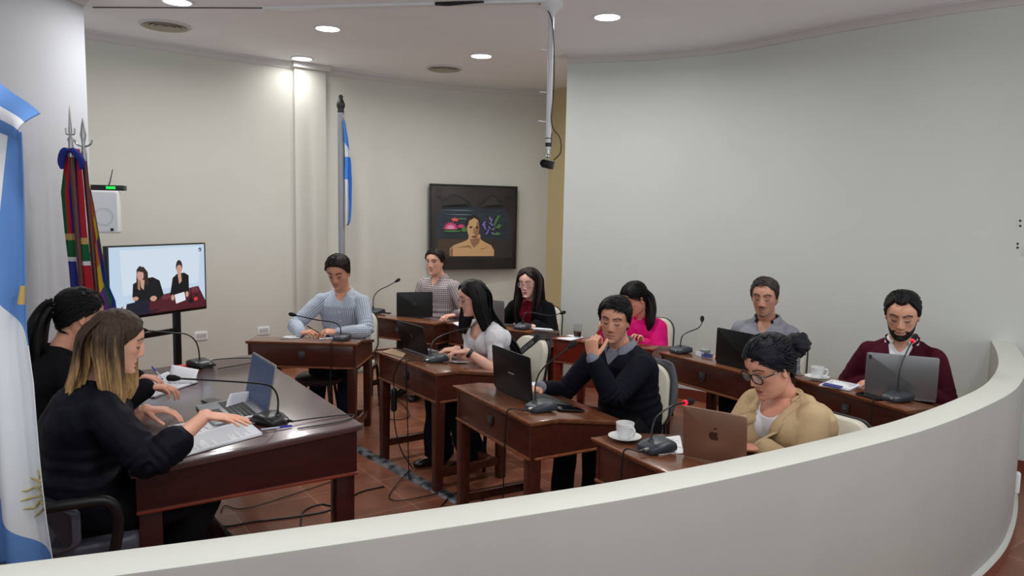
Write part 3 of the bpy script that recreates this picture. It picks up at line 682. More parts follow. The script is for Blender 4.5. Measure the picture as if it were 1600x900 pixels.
def torso_coords(Q, co):
    d = co - np.array(Q.pel); T = d @ np.array(Q.axn) / Q.Ls; tt = np.clip(T, 0, 1)
    p0, p2 = np.array(Q.pel), np.array(Q.nb); mid = np.array(Q.spine(.5)); m1 = mid * 2 - (p0 + p2) * .5
    c = p0 * ((1 - tt) ** 2)[:, None] + m1 * (2 * tt * (1 - tt))[:, None] + p2 * (tt ** 2)[:, None]
    e = co - c; return e @ np.array((0., 1, 0)), e @ np.array(Q.front), T
def arm_coords(Q, co):
    """per vertex: distance to nearest arm axis, along (0..2), angle, side"""
    best = None
    for nm in 'RL':
        sh, E, W = [np.array(p) for p in Q.arms[nm]]
        L0 = 0
        for k, (a, b) in enumerate(((sh, E), (E, W))):
            ab = b - a; L = np.linalg.norm(ab); u = ab / L; t0 = (co - a) @ u / L; t = np.clip(t0, 0, 1); e = co - (a + t[:, None] * ab); d = np.linalg.norm(e, axis=1)
            r1 = np.cross(u, (0, 0, 1.)); r1 /= np.linalg.norm(r1) + 1e-9; r2 = np.cross(u, r1); an = np.arctan2(e @ r2, e @ r1)
            cur = np.stack([d, t + k, an, (t0 if k == 0 else t) * L + k * L0], 1); L0 = L
            best = cur if best is None else np.where((d < best[:, 0])[:, None], cur, best)
    return best
def fab(name, rgb, rough=.85, **k): return mat(name, rgb, rough, spec=.12, bump=k.pop('bump', .1), bscale=k.pop('bscale', 420), **k)
def top(name, m, g=.01, sleeve=2., voxel=.006, wr=.0045, cut=None, t0=0., pat=False, flare=0., puff=0., label=None, sgrow=0., solid=.003):
    """a garment for the upper body"""
    def fn(Q):
        mb = MB(); Q.torso(mb, g, t0, 1., True, flare=flare)
        if sleeve > 0:
            for nm in 'RL': Q.arm(mb, nm, g + .004 + sgrow, sleeve)
            if puff:
                for nm in 'RL':
                    sh, E, W = Q.arms[nm]; mb.ell(sh.lerp(E, .22) + Vector((0, 0, .012)), (.058 + puff, .056 + puff, .066 + puff))
        me = remesh(mb, voxel, 3); co = getco(me); no = getno(me)
        l, f, T = torso_coords(Q, co); A = arm_coords(Q, co)
        arm_w = np.clip((.085 - A[:, 0]) / .03, 0, 1)
        d = wr * (.55 * vnoise(co * np.array([14, 14, 9]), 11) + .45 * (1 - 2 * np.abs(vnoise(co * np.array([20, 20, 16]) + 3.3, 12))))
        el = np.exp(-((A[:, 1] - 1.0) / .28) ** 2) * arm_w; d += wr * .9 * el * np.sin(A[:, 3] * 2 * pi / .034 + 1.4 * np.sin(A[:, 2]) + 2 * vnoise(co * 12, 5))
        wa = np.exp(-((T - .32) / .16) ** 2) * (1 - arm_w); d += wr * .9 * wa * np.sin(T * Q.Ls * 2 * pi / .055 + 2.5 * vnoise(co * 8, 6))
        co = co + no * d[:, None]; setco(me, co)
        if pat:
            ang = np.arctan2(l, f); u = np.where(arm_w > .5, A[:, 2] * .05, ang * .16); v = np.where(arm_w > .5, A[:, 3], T * Q.Ls)
            setcol(me, 'pat', np.stack([u, v, arm_w], 1))
        if cut is not None: drop_verts(me, cut(Q, co, l, f, T, A))
        o = link(name, me, m, Q.root, solid); Q.last = o
        setattr(Q, name, o)
        if label: o['label'] = label
    return fn
def vcut(Tv, hw, pw=1., topT=1.2):
    return lambda Q, co, l, f, T, A: (f > 0) & (T > Tv) & (T < topT) & (np.abs(l) < hw * np.clip((T - Tv) / (1 - Tv), 0, 1.4) ** pw)
def scoop(Tv, hw):
    return lambda Q, co, l, f, T, A: ((f > -.02) & (T > Tv) & ((l / hw) ** 2 + ((T - 1.02) / (1.02 - Tv)) ** 2 < 1))
def opencut(Tv, w0, hw):   # jacket open all the way down
    return lambda Q, co, l, f, T, A: (f > 0) & (T < 1.2) & (np.abs(l) < np.where(T > Tv, w0 + (hw - w0) * np.clip((T - Tv) / (1 - Tv), 0, 1.3), w0))
def surf(o):
    me = o.data; bv = BVHTree.FromPolygons([v.co for v in me.vertices], [p.vertices for p in me.polygons]); return bv
def collar(m, r=.064, h=.04, gap=28, fall=.034, point=.03, lift=-.012, name='collar', tilt=.2, stand=False):
    def fn(Q):
        c0 = Q.nb + Q.axn * lift; ax = (Q.axn * .6 + (Q.H - Q.nb).normalized() * .4).normalized(); M = basis(Q.front, ax); fr = M.col[0]; la = M.col[1]; up = M.col[2]
        rows = []
        n = 44
        k = .88 if Q.fem else 1.
        mb = MB()
        def P(u, v):
            a = math.radians(gap + (360 - 2 * gap) * u); e = abs(2 * u - 1) ** 6; ca, sa = math.cos(a), math.sin(a)
            dip = up * (-.018 * max(0, ca)) 
            base = c0 + (fr * ca * r * 1.0 + la * sa * r * 1.06) * k + dip
            hh = h * (1 - .25 * e)
            if stand: return base + up * hh * v + (fr * ca + la * sa) * (.004 * v)
            if v < .5: return base + up * hh * (v / .5)
            q = (v - .5) / .5; return base + up * (hh - (fall + point * e) * q) + (fr * ca + la * sa) * (.006 + .018 * q) + fr * (.012 * e * q)
        mb.grid(P, n, 8); o = mb.build(name, m, Q.root, solid=.003, angle=60)
    return fn
def trousers(m, g=.008, cut=.98, flare=0., shoes=None, hem=.0, name='trousers'):
    def fn(Q):
        mb = MB(); Q.torso(mb, g, 0., .22, False)
        for i in (0, 1): Q.leg(mb, i, g, cut, flare)
        me = remesh(mb, .008, 3); co = getco(me); no = getno(me)
        d = .005 * vnoise(co * 13, 21) + .004 * (1 - 2 * np.abs(vnoise(co * np.array([22, 22, 9]), 22))); setco(me, co + no * d[:, None]); link(name, me, m, Q.root)
        for i in (0, 1):
            h_, kk, ank = Q.legs[i]; sm = shoes or mat('black_shoe_leather', (20, 18, 18), .35)
            b = MB(); rings = []
            for x, w_, t_, zc in ((-.075, .012, .02, .045), (-.07, .028, .036, .045), (-.03, .036, .045, .05), (.03, .038, .042, .045), (.09, .044, .03, .034), (.14, .042, .024, .028), (.175, .028, .018, .024), (.185, .01, .01, .022)):
                rings.append([ank + Vector((x, w_ * math.cos(a), -.085 + max(.004, zc + t_ * math.sin(a)))) for a in [2 * pi * k / 18 for k in range(18)]])
            b.loft(rings); b.build('shoe', sm, Q.root)
    return fn
# ---- hair
def hairm(name, rgb, rgb2=None, rough=.38):
    return mat(name, rgb, rough, spec=.2, noise=.45, nscale=60, stretch=(3, 3, .35), bump=.3, bscale=160, attr=('hair' if rgb2 else None))
def cap(m, th=.014, line=HAIRLINE, name='hair', rough=.004, topth=0., soft=.012, backth=0., fr=60., tuft=0, tl=.028, flow=(-.6, .5, 0), lift_=.0, rdm=.3, tr=.0036):
    def fn(Q):
        def off(phi, z, pos):
            mk = hair_mask(phi, z, line, soft); n = vnoise(pos * np.array([fr, fr, 26]), 31)
            t = th + topth * np.clip((z - .05) / .05, 0, 1) + backth * np.clip(-np.cos(phi), 0, 1)
            return -.008 + mk * (.008 + t + rough * n)
        pos, fs = head_grid(off=off, fem=Q.fem, jaw=Q.jaw); mb = MB(); mb.add([Q.hd(*p) for p in pos], fs); 
        if tuft:
            r_ = random.Random(len(Q.key) * 13 + 1); N = tuft; ph = np.array([r_.uniform(-pi, pi) for _ in range(N)]); zz = np.array([r_.uniform(-.07, .116) for _ in range(N)])
            a_ = np.abs(np.degrees(ph)); keep = zz > np.interp(a_, line[0], line[1]) + .004; ph, zz = ph[keep], zz[keep]
            x_, y_, _f = head_fn(ph, zz, Q.fem, Q.jaw); e = np.stack([x_, y_, zz], 1)
            for p in e:
                n_ = Vector((p[0] / .0081, p[1] / .0056, p[2] / .0138)).normalized(); p = Vector(p) + n_ * (th * .95 + .0015 + topth * max(0, min(1, (p[2] - .05) / .05)) + backth * (p[0] < 0))
                fl = Vector(flow) * (1 if p.z > .06 else .3) + Vector((-.45, 0, -1)) * (1 if p.z < .075 else .25) + Vector((-.3, r_.uniform(-1.6, 1.6) * rdm, 0)) + Vector((r_.uniform(-1, 1), r_.uniform(-1, 1), r_.uniform(-1, 1))) * rdm
                fl = (fl - n_ * fl.dot(n_)).normalized(); L_ = tl * r_.uniform(.7, 1.3)
                sg = L_ * L_ / .17; mb.limb([Q.hd(*(p - n_ * .003)), Q.hd(*(p + fl * L_ * .5 + n_ * (.002 - sg * .25))), Q.hd(*(p + fl * L_ - n_ * (.003 + sg) + n_ * lift_))], [tr * 1.15 * Q.hs, tr * Q.hs, .0006], 5)
        o = mb.build(name, m, Q.root, angle=80); Q.hairo = o
    return fn
def drapes(m, items, name='long_hair', ombre=None, n=56):
    """items: (pts in yaw frame around the head, half widths, half thicknesses, width dir)"""
    def fn(Q):
        mb = MB()
        for it, (pts, ws, ts, wd) in enumerate(items):
            P = smooth_path([Q.H + Q.RY @ (Vector(p) * Q.hs) for p in pts], 6); K = len(P); wv = Q.RY @ Vector(wd)
            xs = np.linspace(0, len(pts) - 1, K); W = np.interp(xs, range(len(pts)), ws) * Q.hs; Tt = np.interp(xs, range(len(pts)), ts) * Q.hs
            r_ = random.Random(it * 7 + len(Q.key)); rg = [1 + r_.uniform(-.16, .16) for _ in range(n)]; rings = []
            for i in range(K):
                t = (P[min(i + 1, K - 1)] - P[max(i - 1, 0)]).normalized(); u = (wv - t * wv.dot(t)).normalized(); v = t.cross(u)
                ring = []
                for k in range(n):
                    a = 2 * pi * k / n; g_ = 1 + (rg[k] - 1) * min(1, i / 6 + .2) * (1 + .35 * math.sin(i * .5 + k))
                    ring.append(P[i] + (u * math.cos(a) * W[i] + v * math.sin(a) * Tt[i]) * g_)
                rings.append(ring)
            mb.loft(rings)
        o = mb.build(name, m, Q.root, angle=75)
        if ombre:
            me = o.data; co = getco(me); dz = (Q.H.z - co[:, 2]); t = np.clip((dz - ombre[2]) / ombre[3] + .55 * vnoise(co * np.array([70, 70, 3.]), 41), 0, 1)
            c = np.array(lin(ombre[0])) * (1 - t[:, None]) + np.array(lin(ombre[1])) * t[:, None]; setcol(me, 'hair', c)
        return o
    return fn
def glasses(m, w_=.026, h_=.02, r=.0019):
    def fn(Q):
        x0 = .1; mb = MB()
        for s in (-1, 1):
            pts = [Q.hd(x0 - .18 * abs(w_ * math.cos(a)) * (1 if math.cos(a) * s > 0 else 0), .033 * s + w_ * math.copysign(abs(math.cos(a)) ** .7, math.cos(a)), .004 + h_ * math.copysign(abs(math.sin(a)) ** .75, math.sin(a))) for a in [2 * pi * k / 28 for k in range(29)]]
            mb.tube(pts, r * Q.hs, 6)
            mb.tube([Q.hd(x0 - .005, (.033 + w_) * s, .012), Q.hd(.06, .078 * s, .013), Q.hd(-.005, .081 * s, .011), Q.hd(-.02, .08 * s, -.004)], r * Q.hs, 6)
        mb.tube([Q.hd(x0, -.033 + w_, .008), Q.hd(x0 + .003, 0, .012), Q.hd(x0, .033 - w_, .008)], r * Q.hs, 6)
        o = mb.build('glasses', m, Q.root)
        lm = mat('spectacle_lens', (235, 240, 240), .02); lm.node_tree.nodes['Principled BSDF'].inputs['Alpha'].default_value = .1
        for s in (-1, 1):
            l = MB(); ring = [(w_ * .95 * math.copysign(abs(math.cos(a)) ** .7, math.cos(a)), h_ * .95 * math.copysign(abs(math.sin(a)) ** .75, math.sin(a))) for a in [2 * pi * k / 24 for k in range(24)]]
            l.loft([[Q.hd(x0 + d_ - .18 * max(0, y * s), .033 * s + y, .004 + z) for y, z in ring] for d_ in (-.0006, .0006)]); l.build('lens', lm, o)
    return fn
def beard(m, th=.008):
    def fn(Q):
        def off(phi, z, pos):
            y = pos[:, 1]; a = np.abs(np.degrees(phi))
            up = np.interp(a, [0, 25, 45, 70, 90, 100], [-.047, -.05, -.058, -.04, -.012, .0]); mk = np.clip((up - z) / .008, 0, 1) * (a < 98)
            mk = mk * (1 - np.clip(1.6 - ((y / .026) ** 2 + ((z + .068) / .0125) ** 2), 0, 1))
            return -.006 + mk * (.006 + th * np.clip((-.04 - z) / .05, .35, 1) + .002 * vnoise(pos * 220, 8))
        pos, fs = head_grid(off=off, jaw=Q.jaw); mb = MB(); mb.add([Q.hd(*p) for p in pos], fs); mb.build('beard', m, Q.root, angle=80)
    return fn
def band_on_arm(name, m, nm, t=1.93, r=.033, w=.012, face=None):
    def fn(Q):
        sh, E, W = Q.arms[nm]; u = (W - E).normalized(); c = E.lerp(W, t - 1); mb = MB()
        mb.tube([c - u * w, c - u * w * .9, c + u * w * .9, c + u * w], [r, r + .002, r + .002, r], 20); o = mb.build(name, m, Q.root)
        if face:
            k = MB(); up = Vector((0, 0, 1)); up = (up - u * up.dot(u)).normalized(); M = basis(u, up); k.lathe([(0, 0), (.018, 0), (.018, .006), (.015, .009), (0, .009)], 20, M=M, c=c + up * (r - .002)); k.build('watch_face', face, o)
    return fn
def lapels(m, Tv=.45, hw=.075, width=.05, name='lapel', garment='jacket'):
    def fn(Q):
        bv = surf(getattr(Q, garment))
        for s in (-1, 1):
            def P(u, v):
                T = Tv + (1.0 - Tv) * u; li = hw * min(1, (T - Tv) / (1 - Tv)) + .002
                wd = width * (min(1, u * 3.2) if u < .66 else (1.0 if u < .7 else .78)) * (1 if u < .97 else .6); l = (li + wd * v) * s
                o = Q.pel + Q.axn * (T * Q.Ls) + Vector((0, l, 0)) + Q.front * .4
                h_ = bv.ray_cast(o, -Q.front)
                if h_[0] is None: return Q.pel + Q.axn * (T * Q.Ls) + Vector((0, l, 0)) + Q.front * .06
                return h_[0] + Q.front * (.006 + .004 * math.sin(pi * v))
            MB().grid(P, 26, 6).build(name, m, Q.root, solid=.004, angle=70)
    return fn
def buttons(m, Ts, garment='shirt', r=.0055, l=0.):
    def fn(Q):
        bv = surf(getattr(Q, garment))
        for T in Ts:
            h_ = bv.ray_cast(Q.pel + Q.axn * (T * Q.Ls) + Vector((0, l, 0)) + Q.front * .4, -Q.front)
            if h_[0] is None: continue
            MB().lathe([(0, 0), (r, 0), (r, .002), (0, .003)], 10, M=basis(Vector((0, 1, 0)), Q.front), c=h_[0]).build('button', m, Q.root)
    return fn
def placket(m, T0=.1, T1=.93, garment='shirt', w_=.012, name='placket'):
    def fn(Q):
        bv = surf(getattr(Q, garment))
        def P(u, v):
            T = T0 + (T1 - T0) * u; l = (v - .5) * 2 * w_; h_ = bv.ray_cast(Q.pel + Q.axn * (T * Q.Ls) + Vector((0, l, 0)) + Q.front * .4, -Q.front)
            return (h_[0] if h_[0] is not None else Q.pel + Q.axn * (T * Q.Ls) + Q.front * .1) + Q.front * .002
        MB().grid(P, 30, 2).build(name, m, Q.root, solid=.002, angle=70)
    return fn

# ------------------------------------------------------------------ the people
def patmat(name, base, dark, period, wid, checks=False, base2=None):
    M = bpy.data.materials.new(name); M.use_nodes = True; N = M.node_tree.nodes; L = M.node_tree.links; B = N['Principled BSDF']
    a = N.new('ShaderNodeAttribute'); a.attribute_name = 'pat'; sp = N.new('ShaderNodeSeparateColor'); L.new(a.outputs['Color'], sp.inputs[0])
    def line(sock, per, wd):
        d = N.new('ShaderNodeMath'); d.operation = 'MULTIPLY'; d.inputs[1].default_value = 1 / per; L.new(sock, d.inputs[0])
        f = N.new('ShaderNodeMath'); f.operation = 'FRACT'; L.new(d.outputs[0], f.inputs[0])
        c = N.new('ShaderNodeMath'); c.operation = 'LESS_THAN'; c.inputs[1].default_value = wd; L.new(f.outputs[0], c.inputs[0]); return c.outputs[0]
    s = line(sp.outputs[0], period, wid)
    if checks:
        s2 = line(sp.outputs[1], period * 1.15, wid); mx = N.new('ShaderNodeMath'); mx.operation = 'MAXIMUM'; L.new(s, mx.inputs[0]); L.new(s2, mx.inputs[1]); s = mx.outputs[0]
    mix = N.new('ShaderNodeMix'); mix.data_type = 'RGBA'; mix.inputs['A'].default_value = (*lin(base), 1); mix.inputs['B'].default_value = (*lin(dark), 1)
    L.new(s, mix.inputs['Factor']); L.new(mix.outputs['Result'], B.inputs['Base Color']); B.inputs['Roughness'].default_value = .8; B.inputs['Specular IOR Level'].default_value = .25
    return M
blackhair = hairm('black_hair', (16, 13, 13)); brownhair = hairm('dark_brown_hair', (34, 24, 20)); greyhair = hairm('greying_hair', (64, 58, 54)); ombre = hairm('ombre_hair', (70, 50, 36), (1, 1, 1), .42)
darkbrownlong = hairm('long_brown_hair', (30, 20, 17)); blueblack = hairm('blue_black_hair', (13, 13, 24), rough=.3)
navyj = fab('navy_denim', (24, 28, 46)); blackt = fab('black_trouser_cloth', (17, 17, 20)); greyt = fab('grey_trouser_cloth', (70, 66, 62))
MAN = ([0, 22, 40, 58, 74, 90, 110, 140, 180], [.081, .079, .073, .054, .022, -.015, -.045, -.065, -.07])
RECED = ([0, 18, 32, 48, 66, 80, 92, 110, 140, 180], [.082, .086, .092, .072, .045, .01, -.018, -.045, -.065, -.07])

# 1 striped shirt
st = patmat('blue_striped_cotton', (196, 205, 217), (112, 126, 150), .0135, .34)
P1 = person('striped', 'man in a blue and white striped shirt looking down at a pen in his hands', (529, 425), 5.84, -93, -97, 26, aty(470, 520, 5.60), aty(529, 519, 5.58), (.75, -.3, .15), (-.8, -.25, .1),
    [top('shirt', st, .01, 1.97, pat=True, cut=vcut(.9, .05)), collar(st_c := fab('pale_blue_collar', (196, 205, 217)), gap=34), buttons(white, (.3, .45, .6, .75)), trousers(navyj), band_on_arm('wristwatch', black, 'L', 1.92, .034, face=chrome)],
    [cap(brownhair, .009, MAN, topth=.012, rough=.006, tuft=1300, tl=.026, flow=(.2, .5, 0), lift_=.006, tr=.0028)], hs=1.05, lean=.2, bulk=1.12, sw=.17, skin=(178, 124, 98), curlR=(.7, .8, .9, 1.), curlL=(.75, .8, .85, .9), nR=(.2, -.3, 1), nL=(-.2, -.4, 1), elbR=(-.9, .3, -.5), elbL=(.9, .3, -.5), stubble=((92, 74, 66), .3))
# 2 checked shirt
ck = patmat('checked_cotton', (198, 190, 188), (112, 98, 106), .0165, .33, True)
P2 = person('checked', 'man in a checked shirt looking left, seated before the painting', (680, 410), 7.0, -118, -113, 4, desk_pt(D2, .40, .14, .045), aty(712, 492, 6.66), (-.5, -.8, 0), (-.75, -.45, -.05),
    [top('shirt', ck, .012, 1.95, pat=True, cut=vcut(.86, .055)), collar(fab('checked_collar', (160, 150, 152)), gap=36), trousers(greyt), band_on_arm('wristwatch', black, 'L', 1.9, .036, face=black)],
    [cap(brownhair, .006, MAN, topth=.012, rough=.004, tuft=1300, tl=.022, flow=(.5, .3, 0), lift_=.002, rdm=.2, tr=.0026)], hs=1.0, neck=.015, lean=.06, bulk=1.08, sw=.17, skin=(190, 140, 118), curlL=(.45, .5, .5, .55), eyes='open', stubble=((120, 92, 82), .22))
# 3 white blouse
wb = fab('white_blouse_cloth', (222, 222, 226))
longb = [([(.02, .05, .112), (-.015, .086, .04), (-.035, .088, -.06), (-.08, .08, -.18), (-.13, .07, -.3)], (.05, .055, .05, .045, .03), (.014, .018, .022, .022, .015), (1, .1, 0)),
         ([(.02, -.05, .112), (.0, -.088, .04), (.01, -.092, -.06), (.03, -.09, -.16), (.05, -.085, -.26)], (.05, .055, .05, .045, .03), (.014, .018, .022, .022, .015), (1, -.1, 0)),
         ([(-.035, 0, .11), (-.098, 0, .03), (-.112, 0, -.09), (-.20, .01, -.22), (-.30, .02, -.36), (-.35, .03, -.5), (-.365, .03, -.57)], (.06, .088, .092, .09, .085, .07, .03), (.02, .028, .034, .036, .034, .028, .012), (0, 1, 0))]
P3 = person('blouse', 'woman in a white puff-sleeved blouse with very long black hair and glasses', (739, 466), 4.93, -146, -163, 14, aty(713, 545, 4.80), aty(729, 549, 4.70), (-.95, -.15, -.1), (-.95, .1, -.1),
    [top('blouse', wb, .01, .62, cut=scoop(.76, .075), puff=.014), trousers(fab('navy_trouser_cloth', (20, 22, 36)), flare=.05, cut=.98), band_on_arm('wristwatch', black, 'L', 1.9, .029),],
    [cap(blackhair, .012, ([0, 10, 30, 50, 70, 90, 120, 180], [.094, .086, .07, .05, .02, -.03, -.07, -.09]), topth=.006), drapes(blackhair, longb), glasses(mat('gold_wire', (150, 120, 90), .3, .9), r=.0014)],
    fem=1., hs=.97, lean=.17, sw=.142, skin=(196, 148, 128), lips=(170, 60, 62), curlR=(.5, .55, .55, .6), curlL=(.45, .5, .55, .6), elbL=(.3, -.5, -.9), elbR=(.2, .3, -1), feet=[(.42, -.08), (.25, .10)])
# 4 navy sweater
sw_ = fab('navy_knit', (18, 20, 30), bscale=300, bump=.2)
elb = atz(938, 634, .735)
P4 = person('sweater', 'man in a navy sweater and grey collar, loose fist raised beside his chin', (961, 500), 4.05, -138, -112, 10, desk_pt(D4, .40, .16, .04), aty(926, 560, 3.78), (-.75, -.5, -.1), (-.1, .15, 1),
    [top('undershirt', gs_ := fab('grey_shirt_cloth', (122, 126, 140)), .006, 1.99, voxel=.007), top('sweater', sw_, .013, 1.88, cut=vcut(.84, .06)), collar(gs_, gap=30, r=.066, lift=-.002), trousers(blackt)],
    [cap(hairm('near_black_hair', (17, 14, 14)), .011, ([0, 22, 40, 58, 74, 90, 110, 140, 180], [.08, .079, .074, .056, .024, -.012, -.045, -.065, -.07]), topth=.01, rough=.003, tuft=1500, tl=.034, flow=(.5, -.8, 0), rdm=.14, tr=.0026)], hs=1.0, hroll=-4, lean=.14, bulk=1.08, sw=.168, skin=(178, 124, 100), voxel=.0034,
    curlL=(1.15, 1.2, 1.25, 1.3), curlR=(.4, .4, .45, .5), nL=(-.6, -.75, .05), elbL=(elb - aty(985, 580, 3.9)), thumbL=.9, stubble=((104, 84, 76), .28), eyes='down')
# 5 tan blazer
tan = fab('tan_blazer_cloth', (188, 162, 126))
P5 = person('blazer', 'woman in a tan blazer with dark-framed glasses and a black hair bun', (1203, 574), 3.12, -148, -158, 24, aty(1146, 662, 3.02), aty(1192, 700, 2.97), (-.9, -.35, -.1), (-.95, .05, .0),
    [top('blouse', wb, .008, 0., cut=scoop(.82, .07)), top('jacket', tan, .02, 1.93, cut=opencut(.42, .012, .07), flare=.03, wr=.0035, sgrow=.002), lapels(tan, .42, .064, .055), collar(tan, gap=55, r=.07, h=.03, fall=.04, point=.02, name='jacket_collar'), trousers(blackt), band_on_arm('wristwatch', black, 'L', 1.95, .031)],
    [cap(blueblack, .006, ([0, 20, 40, 60, 75, 90, 110, 140, 180], [.068, .066, .056, .04, .016, .004, -.03, -.06, -.07]), topth=.012, backth=.01, soft=.03, rough=.002, tuft=1500, tl=.07, flow=(-1.6, 0, .35), rdm=.06, tr=.0026), drapes(blueblack, [([(-.085, 0, .085), (-.105, 0, .085), (-.135, .0, .085), (-.16, 0, .08), (-.172, 0, .075)], (.02, .045, .055, .045, .012), (.02, .043, .052, .043, .012), (0, 1, 0))], 'hair_bun', n=40), glasses(mat('tortoise_acetate', (24, 20, 22), .25), .028, .021, .0032)],
    fem=1., hs=1.06, lean=.12, bulk=1.2, neck=.035, sw=.15, skin=(172, 118, 96), lips=(150, 74, 74), voxel=.0032, jaw=1.1, curlL=(.35, .4, .45, .5), curlR=(.35, .4, .45, .5))
# 6 black blazer, burgundy top
bb = fab('black_blazer_cloth', (17, 17, 21))
longc = [([(.02, .05, .11), (.0, .086, .04), (.02, .09, -.07), (.05, .085, -.2), (.06, .075, -.32)], (.05, .052, .05, .05, .03), (.016, .02, .026, .026, .015), (1, .1, 0)),
         ([(.02, -.05, .11), (.0, -.086, .04), (.02, -.09, -.07), (.055, -.085, -.2), (.07, -.08, -.34)], (.05, .052, .05, .05, .03), (.016, .02, .026, .026, .015), (1, -.1, 0)),
         ([(-.035, 0, .11), (-.096, 0, .03), (-.10, 0, -.09), (-.115, 0, -.22), (-.13, 0, -.34)], (.06, .085, .09, .09, .05), (.02, .028, .034, .034, .012), (0, 1, 0))]
P6 = person('blackblazer', 'woman in a black blazer over a burgundy top with long dark hair and glasses', (827, 442), 6.62, -112, -119, 10, desk_pt(D6, .40, .2, .03), desk_pt(D6, .44, -.22, .03), (-.5, -.8, 0), (-.6, -.7, 0),
    [top('inner_top', fab('burgundy_knit', (122, 22, 44)), .008, 0.), top('jacket', bb, .024, 1.95, cut=opencut(.3, .035, .09), sgrow=.004), lapels(bb, .3, .09, .045), trousers(blackt), collar(MATS['burgundy_knit'], r=.056, h=.05, gap=0, stand=True, name='neckband')],
    [cap(darkbrownlong, .012, ([0, 10, 30, 50, 70, 90, 120, 180], [.092, .084, .07, .05, .02, -.03, -.07, -.09]), topth=.006), drapes(darkbrownlong, longc), glasses(mat('pink_wire', (150, 110, 110), .3, .8), r=.0016)],
    fem=1., hs=1.06, lean=.06, sw=.15, skin=(202, 158, 142), lips=(170, 52, 66), eyes='down')
# 7 pink jacket
pk = fab('magenta_jacket_cloth', (214, 18, 116), .6)
P7 = person('pink', 'woman in a bright pink jacket with black ponytail, looking down behind the man in navy', (992, 467), 5.9, -118, -152, 30, aty(948, 524, 5.62), aty(1006, 538, 5.62), (-.3, .1, .95), (-.5, -.2, .8),
    [top('jacket', pk, .022, 1.95, wr=.008, sgrow=.006), collar(pk, r=.068, h=.06, gap=20, stand=True), trousers(navyj)],
    [cap(blackhair, .007, ([0, 20, 40, 60, 75, 90, 110, 140, 180], [.068, .066, .056, .038, .012, -.01, -.035, -.06, -.07]), topth=.008, backth=.008, soft=.03, rough=.002, tuft=900, tl=.06, flow=(-1.4, .4, 0), rdm=.08, tr=.0026), drapes(blackhair, [([(-.08, .0, .05), (-.105, .03, .0), (-.10, .075, -.08), (-.07, .10, -.17), (-.05, .1, -.24)], (.05, .05, .045, .04, .015), (.03, .034, .032, .026, .01), (0, 1, .2))], 'ponytail', n=40),
    ],
    fem=1., hs=1.06, lean=.12, bulk=1.1, sw=.15, skin=(182, 128, 106), curlR=(.9, .95, 1., 1.), curlL=(.8, .8, .85, .9), nR=(.5, .8, 0), nL=(.7, .5, .2), elbR=(-.4, .2, -1), elbL=(.6, .2, -1))
# 8 grey shirt
g8 = fab('grey_cotton', (136, 138, 148)); d8 = fab('charcoal_collar', (34, 34, 40))
P8 = person('grey', 'man in a grey shirt with dark inner collar and greying goatee, behind a black laptop', (1195, 464), 5.05, -126, -120, 10, desk_pt(D8, .40, .13, .04), desk_pt(D8, .40, -.15, .04), (-.85, -.5, 0), (-.85, -.5, 0),
    [top('shirt', g8, .014, 1.95, cut=vcut(.84, .06)), collar(d8, gap=38, r=.064, h=.045, fall=.03, point=.028, name='inner_collar'), collar(g8, gap=46, r=.074, h=.04, lift=-.004, fall=.035, point=.035), buttons(white, (.4, .55, .7)), trousers(blackt)],
    [cap(greyhair, .005, ([0, 22, 40, 58, 74, 90, 110, 140, 180], [.086, .084, .076, .054, .02, -.015, -.045, -.065, -.07]), topth=.007, rough=.003, tuft=1500, tl=.03, flow=(.4, .6, 0), lift_=.001, rdm=.2, tr=.0024)], hs=1.08, lean=.1, bulk=1.1, sw=.172, skin=(172, 122, 100), stubble=((74, 66, 62), .22, .85), eyes='down', jaw=.97)
# 9 maroon sweater
mr_ = fab('maroon_knit', (66, 16, 32), bscale=300, bump=.2)
P9 = person('maroon', 'bearded man in a maroon zip sweater over a white shirt, behind a grey laptop', (1410, 492), 4.22, -124, -122, 20, desk_pt(D9, .38, .14, .04), desk_pt(D9, .38, -.16, .04), (-.9, -.4, 0), (-.9, -.4, 0),
    [top('shirt', wb, .008, 0., cut=vcut(.9, .04)), top('sweater', mr_, .017, 1.95, cut=vcut(.60, .066)), collar(wb, gap=32, r=.064, lift=-.006), collar(mr_, gap=42, r=.080, h=.062, lift=-.03, fall=-.01, point=0, stand=True, name='sweater_collar'), trousers(blackt)],
    [cap(blackhair, .008, RECED, topth=.012, rough=.003, tuft=1600, tl=.04, flow=(-1.2, .5, 0), rdm=.12, tr=.0026), beard(hairm('dark_beard', (30, 23, 21)), .007)], hs=1.08, lean=.1, bulk=1.12, sw=.17, skin=(176, 126, 102), eyes='down', voxel=.0036)
